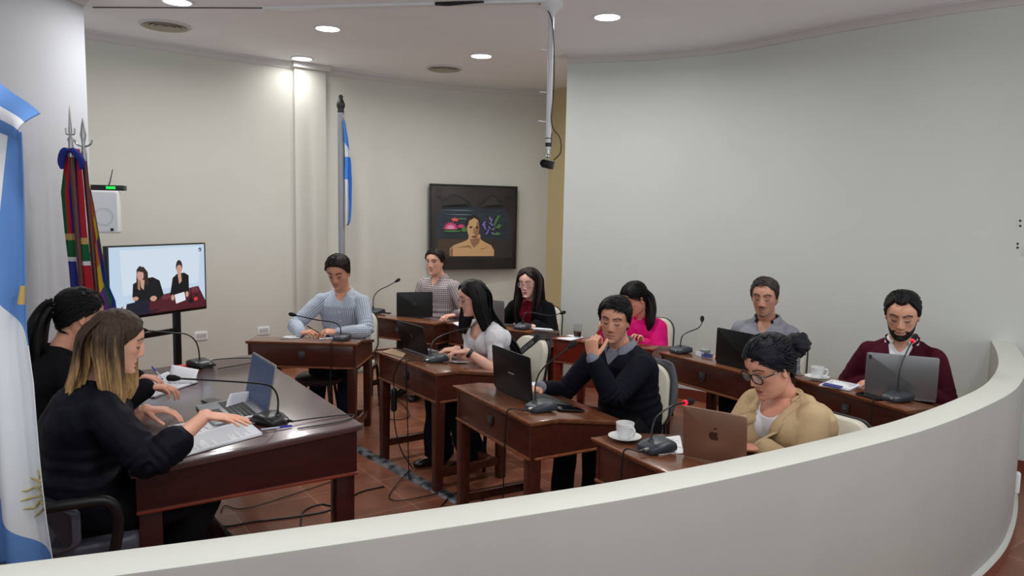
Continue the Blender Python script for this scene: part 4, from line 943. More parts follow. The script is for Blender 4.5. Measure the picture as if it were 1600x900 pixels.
# 10 the two women at the presiding desk
nb_ = fab('black_blue_satin', (15, 16, 27), .6)
W1h = [([(-.0, .03, .118), (.012, .086, .05), (.02, .094, -.03), (.025, .095, -.12), (.03, .09, -.2), (.03, .085, -.25)], (.055, .058, .056, .05, .042, .02), (.014, .02, .024, .026, .022, .01), (1, .1, 0)),
       ([(-.01, -.03, .118), (-.022, -.086, .05), (-.025, -.094, -.03), (-.02, -.1, -.12), (-.012, -.098, -.2), (-.01, -.09, -.26)], (.05, .052, .05, .046, .04, .02), (.014, .02, .025, .028, .024, .01), (1, -.1, 0)),
       ([(-.03, 0, .116), (-.098, 0, .04), (-.115, 0, -.06), (-.14, -.0, -.16), (-.17, -.01, -.26), (-.19, -.02, -.33)], (.06, .088, .095, .09, .075, .03), (.02, .03, .036, .036, .03, .012), (0, 1, 0))]
P10 = person('ombre', 'woman in black with dark-to-blonde long hair reaching over papers on the presiding desk', (181, 536), 2.92, 30, 29, 14, aty(322, 649, 2.83), aty(228, 640, 3.12), (.93, .2, -.12), (.95, .25, -.05),
    [top('shirt', nb_, .02, 1.42, wr=.007, flare=.015, sgrow=.006), collar(nb_, r=.062, gap=30), trousers(blackt)],
    [cap(ombre, .013, ([0, 10, 30, 50, 70, 90, 120, 180], [.094, .086, .072, .05, .02, -.03, -.07, -.09]), topth=.006), drapes(ombre, W1h, ombre=((60, 44, 34), (184, 146, 98), -.0, .2))],
    fem=1., hs=1.02, lean=.10, bulk=1.14, sw=.158, skin=(200, 146, 122), lips=(176, 88, 84), voxel=.0032, feet=[(.30, -.11), (.30, .11)], curlR=(.12, .15, .18, .22), curlL=(.35, .4, .45, .5), thumbR=.35, elbR=(.1, -.6, -.9), armL=(.30, .275))
_c = P10.hairo.data; _co = getco(_c); _t = np.clip((P10.H.z - _co[:, 2]) / .2 + .55 * vnoise(_co * np.array([70, 70, 3.]), 41), 0, 1)
setcol(_c, 'hair', np.array(lin((60, 44, 34))) * (1 - _t[:, None]) + np.array(lin((184, 146, 98))) * _t[:, None])
P11 = person('ponytail', 'woman in black with a long black ponytail and hair clip, holding a blue pen', (124, 494), 3.58, 32, 44, 14, aty(232, 604, 3.46), aty(216, 588, 3.72), (.95, .2, -.05), (.9, .1, -.1),
    [top('shirt', fab('black_jacket_cloth', (18, 18, 22)), .022, 1.9, flare=.02), collar(MATS['black_jacket_cloth'], r=.062, gap=30), trousers(blackt), band_on_arm('bracelet', mat('gold_bracelet', (170, 130, 70), .3, .9), 'L', 1.96, .028, .004)],
    [cap(blackhair, .006, ([0, 20, 40, 60, 75, 90, 110, 140, 180], [.072, .07, .06, .042, .016, .0, -.03, -.06, -.07]), topth=.01, backth=.008, soft=.03, rough=.002, tuft=1300, tl=.07, flow=(-1.6, 0, .1), rdm=.06, tr=.0026), drapes(blackhair, [([(-.085, 0, .05), (-.125, 0, .05), (-.165, .0, -.02), (-.185, .0, -.14), (-.20, .0, -.28), (-.20, 0, -.42)], (.03, .035, .05, .055, .045, .015), (.03, .032, .04, .042, .035, .012), (0, 1, 0))], 'ponytail', n=40)],
    fem=1., hs=1.04, lean=.14, bulk=1.08, sw=.15, skin=(176, 122, 98), curlR=(.5, .55, .6, .65), curlL=(.5, .5, .55, .6))
_cl = MB(); _p = P11.H + P11.RY @ Vector((-.125, 0, .05))
for k in range(7): _cl.limb([_p + Vector((0, 0, .0)), _p + Vector((-.02 * math.cos(k), .045 * math.cos(k * .9), .045 * math.sin(k * .9)))], [.012, .006], 8)
_cl.build('hair_clip', black, P11.root)

# ------------------------------------------------------------------ chairs
cream = mat('cream_vinyl', (206, 202, 186), .45, bump=.06, bscale=200)
def rrect(w_, h_, r, n=6):
    out = []
    for cx, cy, a0 in ((w_ / 2 - r, h_ / 2 - r, 0), (-w_ / 2 + r, h_ / 2 - r, 90), (-w_ / 2 + r, -h_ / 2 + r, 180), (w_ / 2 - r, -h_ / 2 + r, 270)):
        for k in range(n + 1): a = math.radians(a0 + 90 * k / n); out.append((cx + r * math.cos(a), cy + r * math.sin(a)))
    return out
def pad(mb, w0, w1, h, t, fn, r=.06, N=9):
    """cushion: stacked rounded outlines through the thickness, fn maps (across, up, thick) -> local"""
    rings = []
    for q, k in ((-.5, .86), (-.42, .95), (-.25, 1.), (.25, 1.), (.42, .95), (.5, .86)):
        o = []
        for (x, y) in rrect(1, 1, .28, 8):
            ww = (w0 + (w1 - w0) * (y + .5)); o.append(fn(x * ww * (1 - (1 - k) * .4), (y * (1 - (1 - k) * .4) + .5) * h, q * t))
        rings.append(o)
    mb.loft(rings)
SEAT = .432
def chair(org, yaw, label, dx=-.02, padm=cream, group='cream stacking chairs'):
    fw = Vector((math.cos(yaw), math.sin(yaw), 0))
    t = thing('cushioned_chair', label, 'chair', org + fw * dx, yaw, group)
    bk = lambda a, u, q: Vector((-.235 - .10 * (u / .4) + q + .25 * (a ** 2) , a, .455 + u))
    mb = MB(); pad(mb, .43, .38, .43, .05, lambda y, x, q: Vector((x - .21, y, SEAT - .025 + q + .012 * math.cos(x * 7 - 1.5)))); mb.build('seat', padm, t, angle=50)
    mb = MB(); pad(mb, .40, .36, .375, .05, bk); mb.build('backrest', padm, t, angle=50)
    mb = MB(); pad(mb, .412, .372, .38, .016, lambda a, u, q: bk(a, u - .002, q - .033)); mb.build('back_shell', black, t, angle=50)
    for s in (-1, 1):
        MB().tube(smooth_path([(.19, .20 * s, SEAT - .05), (.2, .205 * s, SEAT - .1), (.215, .215 * s, .02), (.215, .215 * s, .0)]), .0125, 8).build('leg', blackm, t)
        MB().tube(smooth_path([(-.19, .2 * s, SEAT - .05), (-.21, .205 * s, SEAT - .1), (-.27, .215 * s, .02), (-.27, .215 * s, .0)]), .0125, 8).build('leg', blackm, t)
        MB().tube(smooth_path([(.19, .2 * s, SEAT - .056), (-.12, .2 * s, SEAT - .056), (-.225, .195 * s, SEAT - .02), (-.262, .17 * s, .56), (-.29, .165 * s, .7)]), .0115, 8).build('side_frame', blackm, t)
    return t
for Q, lb, dx in ((P1, 'cream chair under the man in the blue striped shirt', -.02), (P2, 'cream chair under the man in the checked shirt', -.02), (P3, 'cream chair with a black lettered strap, behind the woman in the white blouse', .0),
              (P4, 'cream chair with a grey jacket on its back, under the man in the navy sweater', -.06), (P5, 'cream chair nearest the parapet, under the woman in the tan blazer', .02), (P6, 'cream chair under the woman in the black blazer', -.02),
              (P7, 'cream chair under the woman in the pink jacket', -.06), (P8, 'cream chair under the man in the grey shirt', -.04), (P9, 'cream chair under the bearded man in the maroon sweater', -.02)):
    yaw = Q.root.rotation_euler.z; yaw += {'sweater': .35}.get(Q.key, 0); c = chair(Q.org + Vector({'sweater': (-.08, -.10, 0), 'blazer': (0, -.09, 0)}.get(Q.key, (0, 0, 0))), yaw, lb, dx)
    Q.chair = c
# strap over the blouse woman's chair
t = P3.chair
def on_back(a, u, q): return Vector((-.235 - .10 * (u / .4) + q + .25 * (a ** 2), a, .455 + u))
stp = [on_back(-.205, .10, .03), on_back(-.15, .19, .031), on_back(-.06, .275, .031), on_back(.03, .345, .031), on_back(.075, .383, .026), on_back(.095, .39, 0), on_back(.10, .37, -.045), on_back(.12, .2, -.05), on_back(.13, -.02, -.05)]
P = smooth_path(stp, 5); mb = MB()
wv = Vector((0, -.7, .7)); rings = []
for i, p in enumerate(P):
    tt = (P[min(i + 1, len(P) - 1)] - P[max(i - 1, 0)]).normalized(); s_ = (wv - tt * wv.dot(tt)).normalized() * .024; n_ = tt.cross(s_).normalized() * .0025
    rings.append([p - s_ - n_, p + s_ - n_, p + s_ + n_, p - s_ + n_])
mb.loft(rings); strapo = mb.build('bag_strap', mat('black_webbing', (22, 22, 26), .7)); strapo.location = t.location; strapo.rotation_euler = t.rotation_euler
tag(strapo, 'black webbing strap with white lettering hung over the cream chair back', 'strap')
mb = MB(); wm_ = mat('strap_print', (190, 190, 196), .7)
for i in range(1, 16):      # pale lettering on the strap
    p = P[i]; tt = (P[i + 1] - P[i - 1]).normalized(); s_ = (wv - tt * wv.dot(tt)).normalized(); n_ = s_.cross(tt).normalized()
    if n_.x < 0: n_ = -n_
    for k in range(2):
        c0 = p + tt * (.009 * k) + n_ * .0032
        mb.tube([c0 - s_ * .013, c0 - s_ * .004 + tt * .004, c0 + s_ * .005 - tt * .002, c0 + s_ * .013], .0011, 4)
mb.build('strap_print', wm_, strapo)
# grey jacket over the navy man's chair
t = P4.chair; mb = MB(); rings = []
for k in range(15):
    u = k / 14; z = .855 - .6 * u; r_ = random.Random(k)
    rings.append([on_back(a * (.15 + .04 * math.sin(u * 5)), z - .455, -.052 - .018 * math.sin(a * 9 + u * 7) - (.02 if j < 0 else 0) - .012 * u + (0 if j > 0 else -.012)) for j, a in [(1, q) for q in (-1.1, -.7, -.3, .1, .5, .9, 1.2)] + [(-1, q) for q in (1.2, .9, .5, .1, -.3, -.7, -1.1)]])
mb.loft(rings); o = mb.build('jacket', fab('grey_jacket_cloth', (96, 98, 104)), sub=1); o.location = t.location; o.rotation_euler = t.rotation_euler
tag(o, 'grey jacket hanging behind the cream chair of the man in navy', 'jacket')
# black padded stool under the striped man's desk
p = atz(500, 588, .43); t = thing('padded_stool', 'black padded stool tucked under the desk of the striped-shirt man', 'stool', (p.x, p.y, 0))
MB().lathe([(0, .39), (.17, .39), (.185, .41), (.185, .43), (.165, .447), (0, .452)], 32).build('seat', mat('black_vinyl', (30, 30, 33), .4), t)
for k in range(4): a = pi / 4 + k * pi / 2; MB().tube([(.12 * math.cos(a), .12 * math.sin(a), .39), (.19 * math.cos(a), .19 * math.sin(a), 0)], .012, 8).build('leg', blackm, t)
# office chairs of the two women
gv = mat('grey_office_vinyl', (78, 80, 94), .4); 
for Q, lb in ((P10, 'grey-black office armchair of the woman with dark-to-blonde hair'), (P11, 'black office armchair of the woman with the ponytail')):
    t = thing('office_chair', lb, 'chair', Q.org + Vector((math.cos(Q.root.rotation_euler.z), math.sin(Q.root.rotation_euler.z), 0)) * -.03, Q.root.rotation_euler.z, 'office armchairs at the presiding desk')
    mb = MB(); pad(mb, .50, .47, .47, .08, lambda y, x, q: Vector((x - .22, y, SEAT - .03 + q))); mb.build('seat', gv, t, angle=50)
    mb = MB(); pad(mb, .62, .62, .22, .05, lambda a, u, q: Vector((-(.29 + .04 * u - q) * math.cos(a / .31 * 1.5) + .03, (.30 - q * .8) * math.sin(a / .31 * 1.5), .43 + u))); mb.build('backrest', gv, t, angle=50)
    for s in (-1, 1):
        MB().tube(smooth_path([(.10, .32 * s, SEAT - .07), (.13, .335 * s, .55), (.10, .345 * s, .635), (.0, .35 * s, .65), (-.12, .345 * s, .645), (-.26, .30 * s, .61)]), [.02] * 41, 10).build('armrest', black, t)
    MB().tube([(0, 0, .1), (0, 0, SEAT - .07)], .03, 14).build('gas_post', blackm, t)
    for k in range(5):
        a = 2 * pi * k / 5; L = MB().tube([(0, 0, .12), (.27 * math.cos(a), .27 * math.sin(a), .07)], [.026, .016], 8).build('foot_spoke', black, t)
        MB().ell((.27 * math.cos(a), .27 * math.sin(a), .027), (.026, .026, .027), nu=12, nv=8).build('caster', black, L)

# ------------------------------------------------------------------ microphones
mbase = mat('mic_base_plastic', (46, 54, 62), .4); foam = mat('mic_foam', (14, 14, 15), .95, bump=.3, bscale=500); redl = mat('red_ring', (200, 20, 40), .4, emit=((255, 20, 60), .7)); silver = mat('silver_connector', (176, 172, 164), .3, .8)
def mic(base, yaw, path, Y1, label, ring=False, cable=None, bm=None):
    """base: point on the desk; path: photo pixels of the gooseneck from base to tip, receding to depth Y1"""
    t = thing('desk_microphone', label, 'microphone', base, yaw, 'gooseneck desk microphones')
    mi = (Matrix.Translation(base) @ Matrix.Rotation(yaw, 4, 'Z')).inverted()
    N = len(path); pts = [mi @ aty(p[0], p[1], base.y + (Y1 - base.y) * (k / (N - 1)) ** 1.3) for k, p in enumerate(path)]
    rings = []
    for x, w_, h_ in ((-.066, .036, .018), (-.06, .05, .03), (-.02, .06, .042), (.03, .062, .05), (.06, .058, .044), (.072, .048, .028)):
        rings.append([Vector((x, w_ * math.copysign(abs(math.cos(a)) ** .5, math.cos(a)), h_ * (.5 + .5 * math.copysign(abs(math.sin(a)) ** .5, math.sin(a))))) for a in [2 * pi * k / 24 for k in range(24)]])
    MB().loft(rings).build('base', bm or mbase, t, angle=55)
    MB().lathe([(0, .034), (.016, .034), (.016, .042), (.012, .05), (0, .05)], 16, c=(pts[0].x, pts[0].y, -.004)).build('socket', mat('mic_socket', (70, 72, 74), .4, .5), t)
    P = smooth_path([Vector((pts[0].x, pts[0].y, .03))] + pts, 6)
    MB().tube(P[:8], [.0085] * 7 + [.006], 10).build('sleeve', black, t)
    MB().tube(P, .0042, 8).build('gooseneck', blackm, t)
    e = P[-1]; d = (P[-1] - P[-3]).normalized()
    MB().limb([e - d * .014, e + d * .004, e + d * .024], [.009, .0145, .0145], 14).build('foam_head', foam, t)
    if ring: MB().tube([e - d * .02, e - d * .008], .0115, 16).build('light_ring', redl, t)
    MB().tube([(-.05, -.02, .02), (-.085, -.024, .02)], .0085, 12).build('connector', silver, t)
    MB().tube([(-.085, -.024, .02), (-.115, -.026, .02)], [.0085, .004], 10).build('plug', black, t)
    if cable: MB().tube(smooth_path([Vector((-.11, -.026, .02))] + [mi @ Vector(c) for c in cable], 8), .0035, 6).build('cable', black, t)
    return t
def front(D, y, z, out=.02): return D.c - D.n * out - D.d * y + Vector((0, 0, z))
def micD(D, bpx, path, dY, label, drop=None, **k):
    b = desk_px(D, *bpx); b.z += .0; yy = (b - D.c).dot(-D.d)
    cb = None
    if drop: cb = [front(D, yy + .03, ZF + .015, .02), front(D, yy + .035, ZF - .06, .03), front(D, yy + .04 + drop[0] * .5, .4, .03), front(D, yy + .04 + drop[0], .03, .03)] + [Vector(q) for q in drop[1:]]
    return mic(b, D.rz, path, b.y + dY, label, cable=cb, **k)
micD(D1, (534, 531), [(533, 523), (531, 511), (522, 504), (493, 499.5), (459, 492)], -.02, 'gooseneck microphone on the desk of the striped-shirt man, bent far left', drop=(.0,))
micD(D2, (588, 490), [(583, 480), (584, 465), (592, 454), (608, 446), (620, 439)], .1, 'gooseneck microphone at the left end of the checked-shirt man\'s desk')
micD(D3, (680, 565), [(673, 554), (674, 540), (684, 528), (708, 518), (736, 511), (750, 501)], .2, 'gooseneck microphone on the desk of the woman in the white blouse', drop=(-.05, atz(640, 735, .02), atz(609, 772, .008), atz(625, 782, .008), atz(690, 770, .008)))
micD(D4, (844, 641), [(836.5, 628), (837, 601), (845, 580), (865, 561), (892.5, 540)], .2, 'gooseneck microphone on the desk of the man in the navy sweater', drop=(.02,))
micD(D5, (1025, 704), [(1017.5, 687), (1020, 665), (1027, 650), (1051, 634), (1074, 628.5)], .15, 'gooseneck microphone with red ring beside the rose-gold laptop', ring=True, drop=(.0,))
micD(D6, (816, 514), [(817, 502), (820, 490), (830, 488), (860, 493), (878, 489)], .15, 'gooseneck microphone on the desk of the woman in the black blazer')
micD(D8, (1063, 551), [(1063, 541), (1065, 528), (1071, 521), (1090, 513), (1096, 506), (1097, 500)], .12, 'gooseneck microphone on the left end of the desk of the grey-shirted man')
micD(D9, (1401, 626), [(1402, 613), (1406, 578), (1417, 549), (1427.5, 530)], .1, 'tall gooseneck microphone with a red ring before the bearded man', ring=True, drop=(.0,))
b = pres_px(424, 661); mic(b, 2.6, [(434, 646), (434, 622), (426, 606), (410, 600), (360, 596), (274, 591)], b.y - .12, 'gooseneck microphone at the near end of the presiding desk, beside the open laptop', cable=[pres_px(505, 655, .01), pres_px(540, 650, .006), pres_px(553, 652, .006), pres_px(535, 660, .006), pres_px(465, 672, .006)], bm=mat('black_mic_base', (24, 25, 28), .35))
b = pres_px(313, 573); mic(b, 2.6, [(312, 563), (310, 545), (304, 531), (290, 522), (267, 520), (225, 516)], b.y - .1, 'gooseneck microphone farther along the presiding desk, before the woman with the ponytail', cable=[pres_px(335, 564, .008), pres_px(390, 561, .006), pres_px(398, 567, .006), pres_px(340, 578, .006)], bm=MATS['black_mic_base'])

# ------------------------------------------------------------------ laptops
lidblack = mat('laptop_black', (20, 20, 22), .4, .3); keym = mat('laptop_keys', (26, 26, 28), .5); greyl = mat('laptop_grey', (132, 132, 134), .35, .6); rose = mat('laptop_rose', (168, 132, 112), .3, .75); dks = mat('laptop_screen_dark', (8, 9, 12), .1)
def laptop(h0, h1, user, label, m, depth=.23, hgt=.215, lean=18, tilt=0., base_m=None, logo=None, screen=None, zl=0.):
    """h0,h1: hinge ends on the desk; user: direction towards the user"""
    h0, h1 = Vector(h0), Vector(h1); c = (h0 + h1) / 2; w_ = (h1 - h0).length; y = (h0 - h1); y.z = 0; y.normalize(); x = Vector((y.y, -y.x, 0))
    if x.dot(user) < 0: x, y = -x, -y
    t = thing('laptop', label, 'laptop', c, math.atan2(x.y, x.x), 'laptops on the desks'); t.rotation_euler = (Matrix.Rotation(math.atan2(x.y, x.x), 3, 'Z') @ Matrix.Rotation(tilt, 3, 'Y')).to_euler(); t.location.z += .001 + zl
    MB().prism(rrect(1, 1, .04), .016, M=Matrix(((depth, 0, 0), (0, w_, 0), (0, 0, 1))), c=(depth / 2 + .004, 0, 0)).build('base', base_m or m, t, bevel=.003)
    k = MB()
    for i in range(5):
        for j in range(13): k.box((.05 + i * .021, -w_ * .42 + (j + .5) * w_ * .84 / 13, .0168), (.017, w_ * .84 / 13 - .004, .003))
    k.build('keyboard', keym, t)
    k2 = MB().box((depth * .8, 0, .0163), (.055, .1, .0012)).build('touchpad', keym, t)
    Ml = Matrix.Rotation(math.radians(-lean), 3, 'Y'); B_ = Matrix(((0, 0, 1), (1, 0, 0), (0, 1, 0)))   # prism xy -> yz, thickness -> x
    lid = MB(); lid.prism([(a, b_ + hgt / 2) for a, b_ in rrect(w_, hgt, .012)], .007, M=Ml @ B_, c=(-.002, 0, .012)); lo = lid.build('lid', m, t, bevel=.002)
    sc = MB(); sc.prism([(a, b_ + hgt / 2) for a, b_ in rrect(w_ - .016, hgt - .02, .006)], .001, M=Ml @ B_, c=Vector((-.002, 0, .012)) + Ml @ Vector((.0072, 0, 0))); sc.build('screen', screen or dks, lo)
    if logo:
        g = MB(); 
        for poly, mi in logo: g.prism(poly, .0008, M=Ml @ B_, c=Vector((-.002, 0, .012)) + Ml @ Vector((-.001, 0, 0)))
        g.build('logo', logo_m[label], lo)
    return t
def circ(r, n=20, cx=0, cy=0, a0=0, a1=360): return [(cx + r * math.cos(math.radians(a0 + (a1 - a0) * k / n)), cy + r * math.sin(math.radians(a0 + (a1 - a0) * k / n))) for k in range(n)]
gl = mat('logo_grey', (112, 112, 116), .3, .5); gd = mat('logo_dim', (48, 48, 52), .35, .4); wl = mat('logo_white', (190, 190, 190), .4); bl_ = mat('logo_bronze', (84, 60, 50), .25, .6)
logo_m = {}
def hinge(D, a, b): return desk_px(D, *a), desk_px(D, *b)
DT = math.atan((ZF - ZR) / (DD + .015 - FLAT))
L_ = 'black laptop of the checked-shirt man, round logo on the lid'; logo_m[L_] = gd
laptop(*hinge(D2, (620, 494), (676, 499)), D2.n, L_, lidblack, hgt=.225, tilt=DT, lean=6, logo=[(circ(.017, cy=.115), 0)])
L_ = 'black laptop before the woman in the white blouse, leaning open'; logo_m[L_] = gl
sl = lambda x, y: [(x, y), (x + .003, y), (x + .009, y + .024), (x + .006, y + .024)]
laptop(*hinge(D3, (628, 545), (669, 559)), D3.n, L_, lidblack, hgt=.2, tilt=DT, lean=22, base_m=mat('laptop_silver', (150, 152, 158), .35, .6), logo=[(sl(-.012 + k * .006, .10), 0) for k in range(4)])
L_ = 'big black laptop of the man in the navy sweater, small pale word on the lid'; logo_m[L_] = wl
laptop(*hinge(D4, (772, 607), (831, 634)), D4.n, L_, lidblack, hgt=.235, depth=.25, tilt=DT, lean=14, logo=[([(-.03 + k * .0086, .112), (-.0245 + k * .0086, .112), (-.0245 + k * .0086, .117), (-.03 + k * .0086, .117)], 0) for k in range(7)])
L_ = 'rose-gold laptop with a dark fruit emblem, nearest the parapet'; logo_m[L_] = bl_
ap = []
for k in range(40):
    a = 2 * pi * k / 40; r_ = .0195 * (1 + .06 * math.cos(2 * a)) ; x_ = r_ * 1.0 * math.cos(a); y_ = r_ * 1.05 * math.sin(a)
    y_ -= .005 * math.exp(-(x_ / .006) ** 2) * (1 if y_ > 0 else -.7)
    d_ = math.hypot(x_ - .0235, y_ - .003)
    if d_ < .0105: x_ = .0235 - math.sqrt(max(.0105 ** 2 - (y_ - .003) ** 2, 0))
    ap.append((-x_, y_ + .108))
lf_ = [(-.001, .133), (.001, .139), (.006, .1435), (.0095, .1445), (.009, .139), (.005, .1345)]
laptop(*hinge(D5, (1067, 713), (1165, 741)), D5.n, L_, rose, hgt=.212, tilt=DT, lean=15, logo=[(ap, 0), ([(-x, y) for x, y in lf_], 0)])
L_ = 'grey laptop lid of the woman in the black blazer, half hidden behind long black hair'
h = desk_pt(D6, .2, .27), desk_pt(D6, .2, -.04); laptop(*h, D6.n, L_, greyl, hgt=.2, tilt=DT, lean=10)
L_ = 'black laptop in front of the man in the grey shirt'; logo_m[L_] = gd
laptop(*hinge(D8, (1117, 567), (1180, 583)), D8.n, L_, lidblack, hgt=.225, tilt=DT, lean=8, logo=[([(-.05, .11), (.0, .11), (.0, .116), (-.05, .116)], 0)])
L_ = 'large grey laptop in front of the bearded man in maroon'; logo_m[L_] = black
laptop(*hinge(D9, (1350, 614), (1462, 634)), D9.n, L_, greyl, hgt=.235, depth=.25, tilt=DT, lean=12, logo=[([(s * .157 - .006, .2), (s * .157 + .006, .2), (s * .157 + .006, .222), (s * .157 - .006, .222)], 0) for s in (1,)])
scr = mat('laptop_screen_lit', (24, 30, 44), .3, spec=.15, noise=.6, nscale=9., emit=((66, 82, 118), .3))
laptop(pres_px(384, 624), pres_px(419, 652), Pn, 'open silver laptop on the presiding desk, blue screen facing the women', MATS['laptop_silver'], hgt=.235, depth=.24, tilt=PTILT, lean=14, screen=scr)

# ------------------------------------------------------------------ small things on the desks
china = mat('white_china', (226, 228, 228), .2); coffee = mat('coffee', (60, 36, 22), .2)
def cup(p, label, hand=0.):
    t = thing('coffee_cup', label, 'cup', p + Vector((0, 0, .012)), hand)
    MB().lathe([(0, 0), (.027, 0), (.03, .006), (.037, .03), (.0395, .066), (.038, .067), (.035, .03), (.028, .008), (0, .006)], 36).build('cup_body', china, t)
    MB().tube(smooth_path([(.036, 0, .052), (.055, 0, .052), (.06, 0, .036), (.05, 0, .018), (.034, 0, .016)]), .0045, 8).build('handle', china, t)
    MB().lathe([(0, .04), (.0365, .04), (.0365, .042), (0, .042)], 24).build('drink', coffee, t)
def saucer(p, label):
    o = MB().lathe([(0, 0), (.035, 0), (.045, .003), (.07, .013), (.0715, .0155), (.068, .0155), (.044, .006), (.02, .0045), (0, .0045)], 40).build('saucer', china); o.location = p + Vector((0, 0, .006)); tag(o, label, 'saucer')
p = desk_px(D5, 976, 688); saucer(p, 'white saucer under the coffee cup beside the red-ringed microphone'); cup(p, 'white coffee cup on the nearest desk, handle towards the parapet', -1.0)
p = desk_px(D9, 1264, 594); p = p + D9.n * .06; saucer(p, 'white saucer under the cup behind the tan blazer'); cup(p, 'white coffee cup at the end of the bearded man\'s desk', -.2)
p = desk_px(D7, 899, 529) + D7.n * .04; t = thing('drinking_glass', 'clear glass with dark dregs on the reddish desk', 'glass', p + Vector((0, 0, .008)))
gm = mat('clear_glass', (240, 245, 245), .02, trans=1.); gm.node_tree.nodes['Principled BSDF'].inputs['IOR'].default_value = 1.2
MB().lathe([(0, 0), (.028, 0), (.036, .1), (.0345, .1), (.0265, .004), (0, .004)], 28).build('tumbler', gm, t); MB().lathe([(0, .006), (.026, .006), (.0295, .045), (0, .045)], 24).build('drink', coffee, t)
paper = mat('white_paper', (232, 234, 240), .8); ink = mat('printed_ink', (172, 175, 186), .8); paper2 = mat('bluish_paper', (206, 212, 226), .8)
def sheets(cs, label, n=3, cat='papers', lines=0, name='paper_stack', m=None, rot=True, th=.0014):
    """four corners on a surface -> a small pile of sheets"""
    cs = [Vector(c) for c in cs]; c0 = sum(cs, Vector()) / 4; mb = MB(); r_ = random.Random(len(label))
    for k in range(n):
        a = r_.uniform(-.035, .035) if k < n - 1 else 0; R_ = rotz(a); q = [c0 + R_ @ (c - c0) + Vector((r_.uniform(-.004, .004), r_.uniform(-.004, .004), .001 + k * (th + .0006))) - c0 for c in cs]
        mb.hexa(q + [v + Vector((0, 0, th)) for v in q])
    o = mb.build(name, m or paper, smooth=False); o.location = c0; tag(o, label, cat)
    if lines:
        mb = MB(); z = .0012 + n * (th + .0006)
        q = [c - c0 for c in cs]
        for i in range(lines):
            u = .08 + .84 * i / lines; r0 = .08; r1 = .92 - (.0 if r_.random() < .7 else r_.uniform(.1, .5))
            def pt(a, b): return q[0] * (1 - a) * (1 - b) + q[1] * a * (1 - b) + q[2] * a * b + q[3] * (1 - a) * b + Vector((0, 0, z - .0006))
            v = [pt(u, r0), pt(u, r1), pt(u + .35 / lines * .84, r1), pt(u + .35 / lines * .84, r0)]; mb.add(v, [(0, 1, 2, 3)])
        mb.build('printed_text', ink, o, smooth=False)
    return o
def on(D, pts, l=.001): return [desk_px(D, *p, l) for p in pts]
def onp(pts, l=.001): return [pres_px(*p, l) for p in pts]
sheets(onp([(234, 702), (384, 659), (410, 680), (259, 723)]), 'thick pile of printed pages at the near end of the presiding desk', 5, lines=44)
sheets(onp([(262, 668), (352, 648), (362, 659), (300, 685)]), 'printed sheets lying between the pile and the reaching hand', 2, lines=10)
sheets(onp([(315, 678), (352, 664), (364, 671), (322, 690)]), 'grey folder partly under the printed sheets', 1, cat='folder', name='folder', m=mat('grey_folder', (108, 110, 116), .6), th=.004)
sheets(onp([(206, 606), (262, 583), (309, 598), (240, 622)]), 'papers under the hands of the woman with the ponytail', 4, lines=14)
q = [pres_px(262, 602, .012), pres_px(305, 602, .012)]
mb = MB(); a, b = q; up = Vector((-.05, .02, .0)); 
def _sh(u, v): return a.lerp(b, u) + Vector((-.02 * v, .10 * v, .085 * math.sin(v * 1.4) * (1 - .35 * u)))
mb.grid(_sh, 6, 8); o = mb.build('lifted_page', paper, solid=.0008); tag(o, 'page curling up beside the far microphone, turned by the woman with the ponytail', 'page')
a, b = pres_px(352, 643, .012), pres_px(386, 632, .012)
mb = MB(); mb.grid(lambda u, v: a.lerp(b, u) + Vector((.0 * v, .07 * v, .06 * math.sin(v * 1.5) * (1 - .3 * u))), 6, 8); o = mb.build('lifted_page', paper, solid=.0008); tag(o, 'page standing up beside the laptop keyboard, behind the reaching hand', 'page')
def slab(p, d, sz, label, m, name, cat, glass=None, tilt=0.):
    t = MB().prism(rrect(sz[0], sz[1], min(sz[:2]) * .14), sz[2]).build(name, m, bevel=.0015); t.location = Vector(p) + Vector((0, 0, .0015)); t.rotation_euler = (rotz(math.atan2(d.y, d.x)) @ Matrix.Rotation(tilt, 3, 'Y')).to_euler(); tag(t, label, cat)
    if glass: MB().prism(rrect(sz[0] - .006, sz[1] - .006, min(sz[:2]) * .12), .0006, c=(0, 0, sz[2])).build('phone_screen', glass, t)
    return t
pg = mat('phone_glass', (12, 13, 16), .08)
slab(pres_px(336, 630), Pn * .3 + Pd * .9, (.155, .074, .008), 'dark phone lying beyond the reaching hand on the presiding desk', black, 'mobile_phone', 'phone', pg)
slab(desk_px(D3, 716, 567, .004), D3.n * .95 - D3.d * .3, (.15, .075, .009), 'white-cased phone beside the microphone of the white-bloused woman', white, 'mobile_phone', 'phone', mat('phone_pale', (150, 156, 164), .2), DT)
slab(desk_px(D4, 889, 642, .004), D4.n, (.16, .076, .008), 'black phone on the desk of the man in navy', black, 'mobile_phone', 'phone', pg, DT)
slab(desk_px(D9, 1360, 621, .001), D9.d, (.15, .072, .009), 'black phone on the front edge of the bearded man\'s desk', black, 'mobile_phone', 'phone', pg)
slab(desk_px(D1, 513, 527, .004), -D1.d, (.16, .07, .03), 'black spectacle case by the microphone of the striped-shirt man', black, 'spectacle_case', 'case')
slab(desk_px(D2, 604, 490, .001), D2.d, (.09, .04, .012), 'small black adapter between microphone and laptop of the checked-shirt man', black, 'adapter', 'adapter')
slab(pres_px(286, 574), Pn * .9 - Pd * .1, (.15, .05, .012), 'bright red pouch at the far side of the presiding desk', mat('red_pouch', (222, 62, 76), .5), 'pouch', 'pouch')
bluep = mat('blue_pen', (36, 44, 170), .3); clearp = mat('pen_barrel', (196, 200, 212), .25)
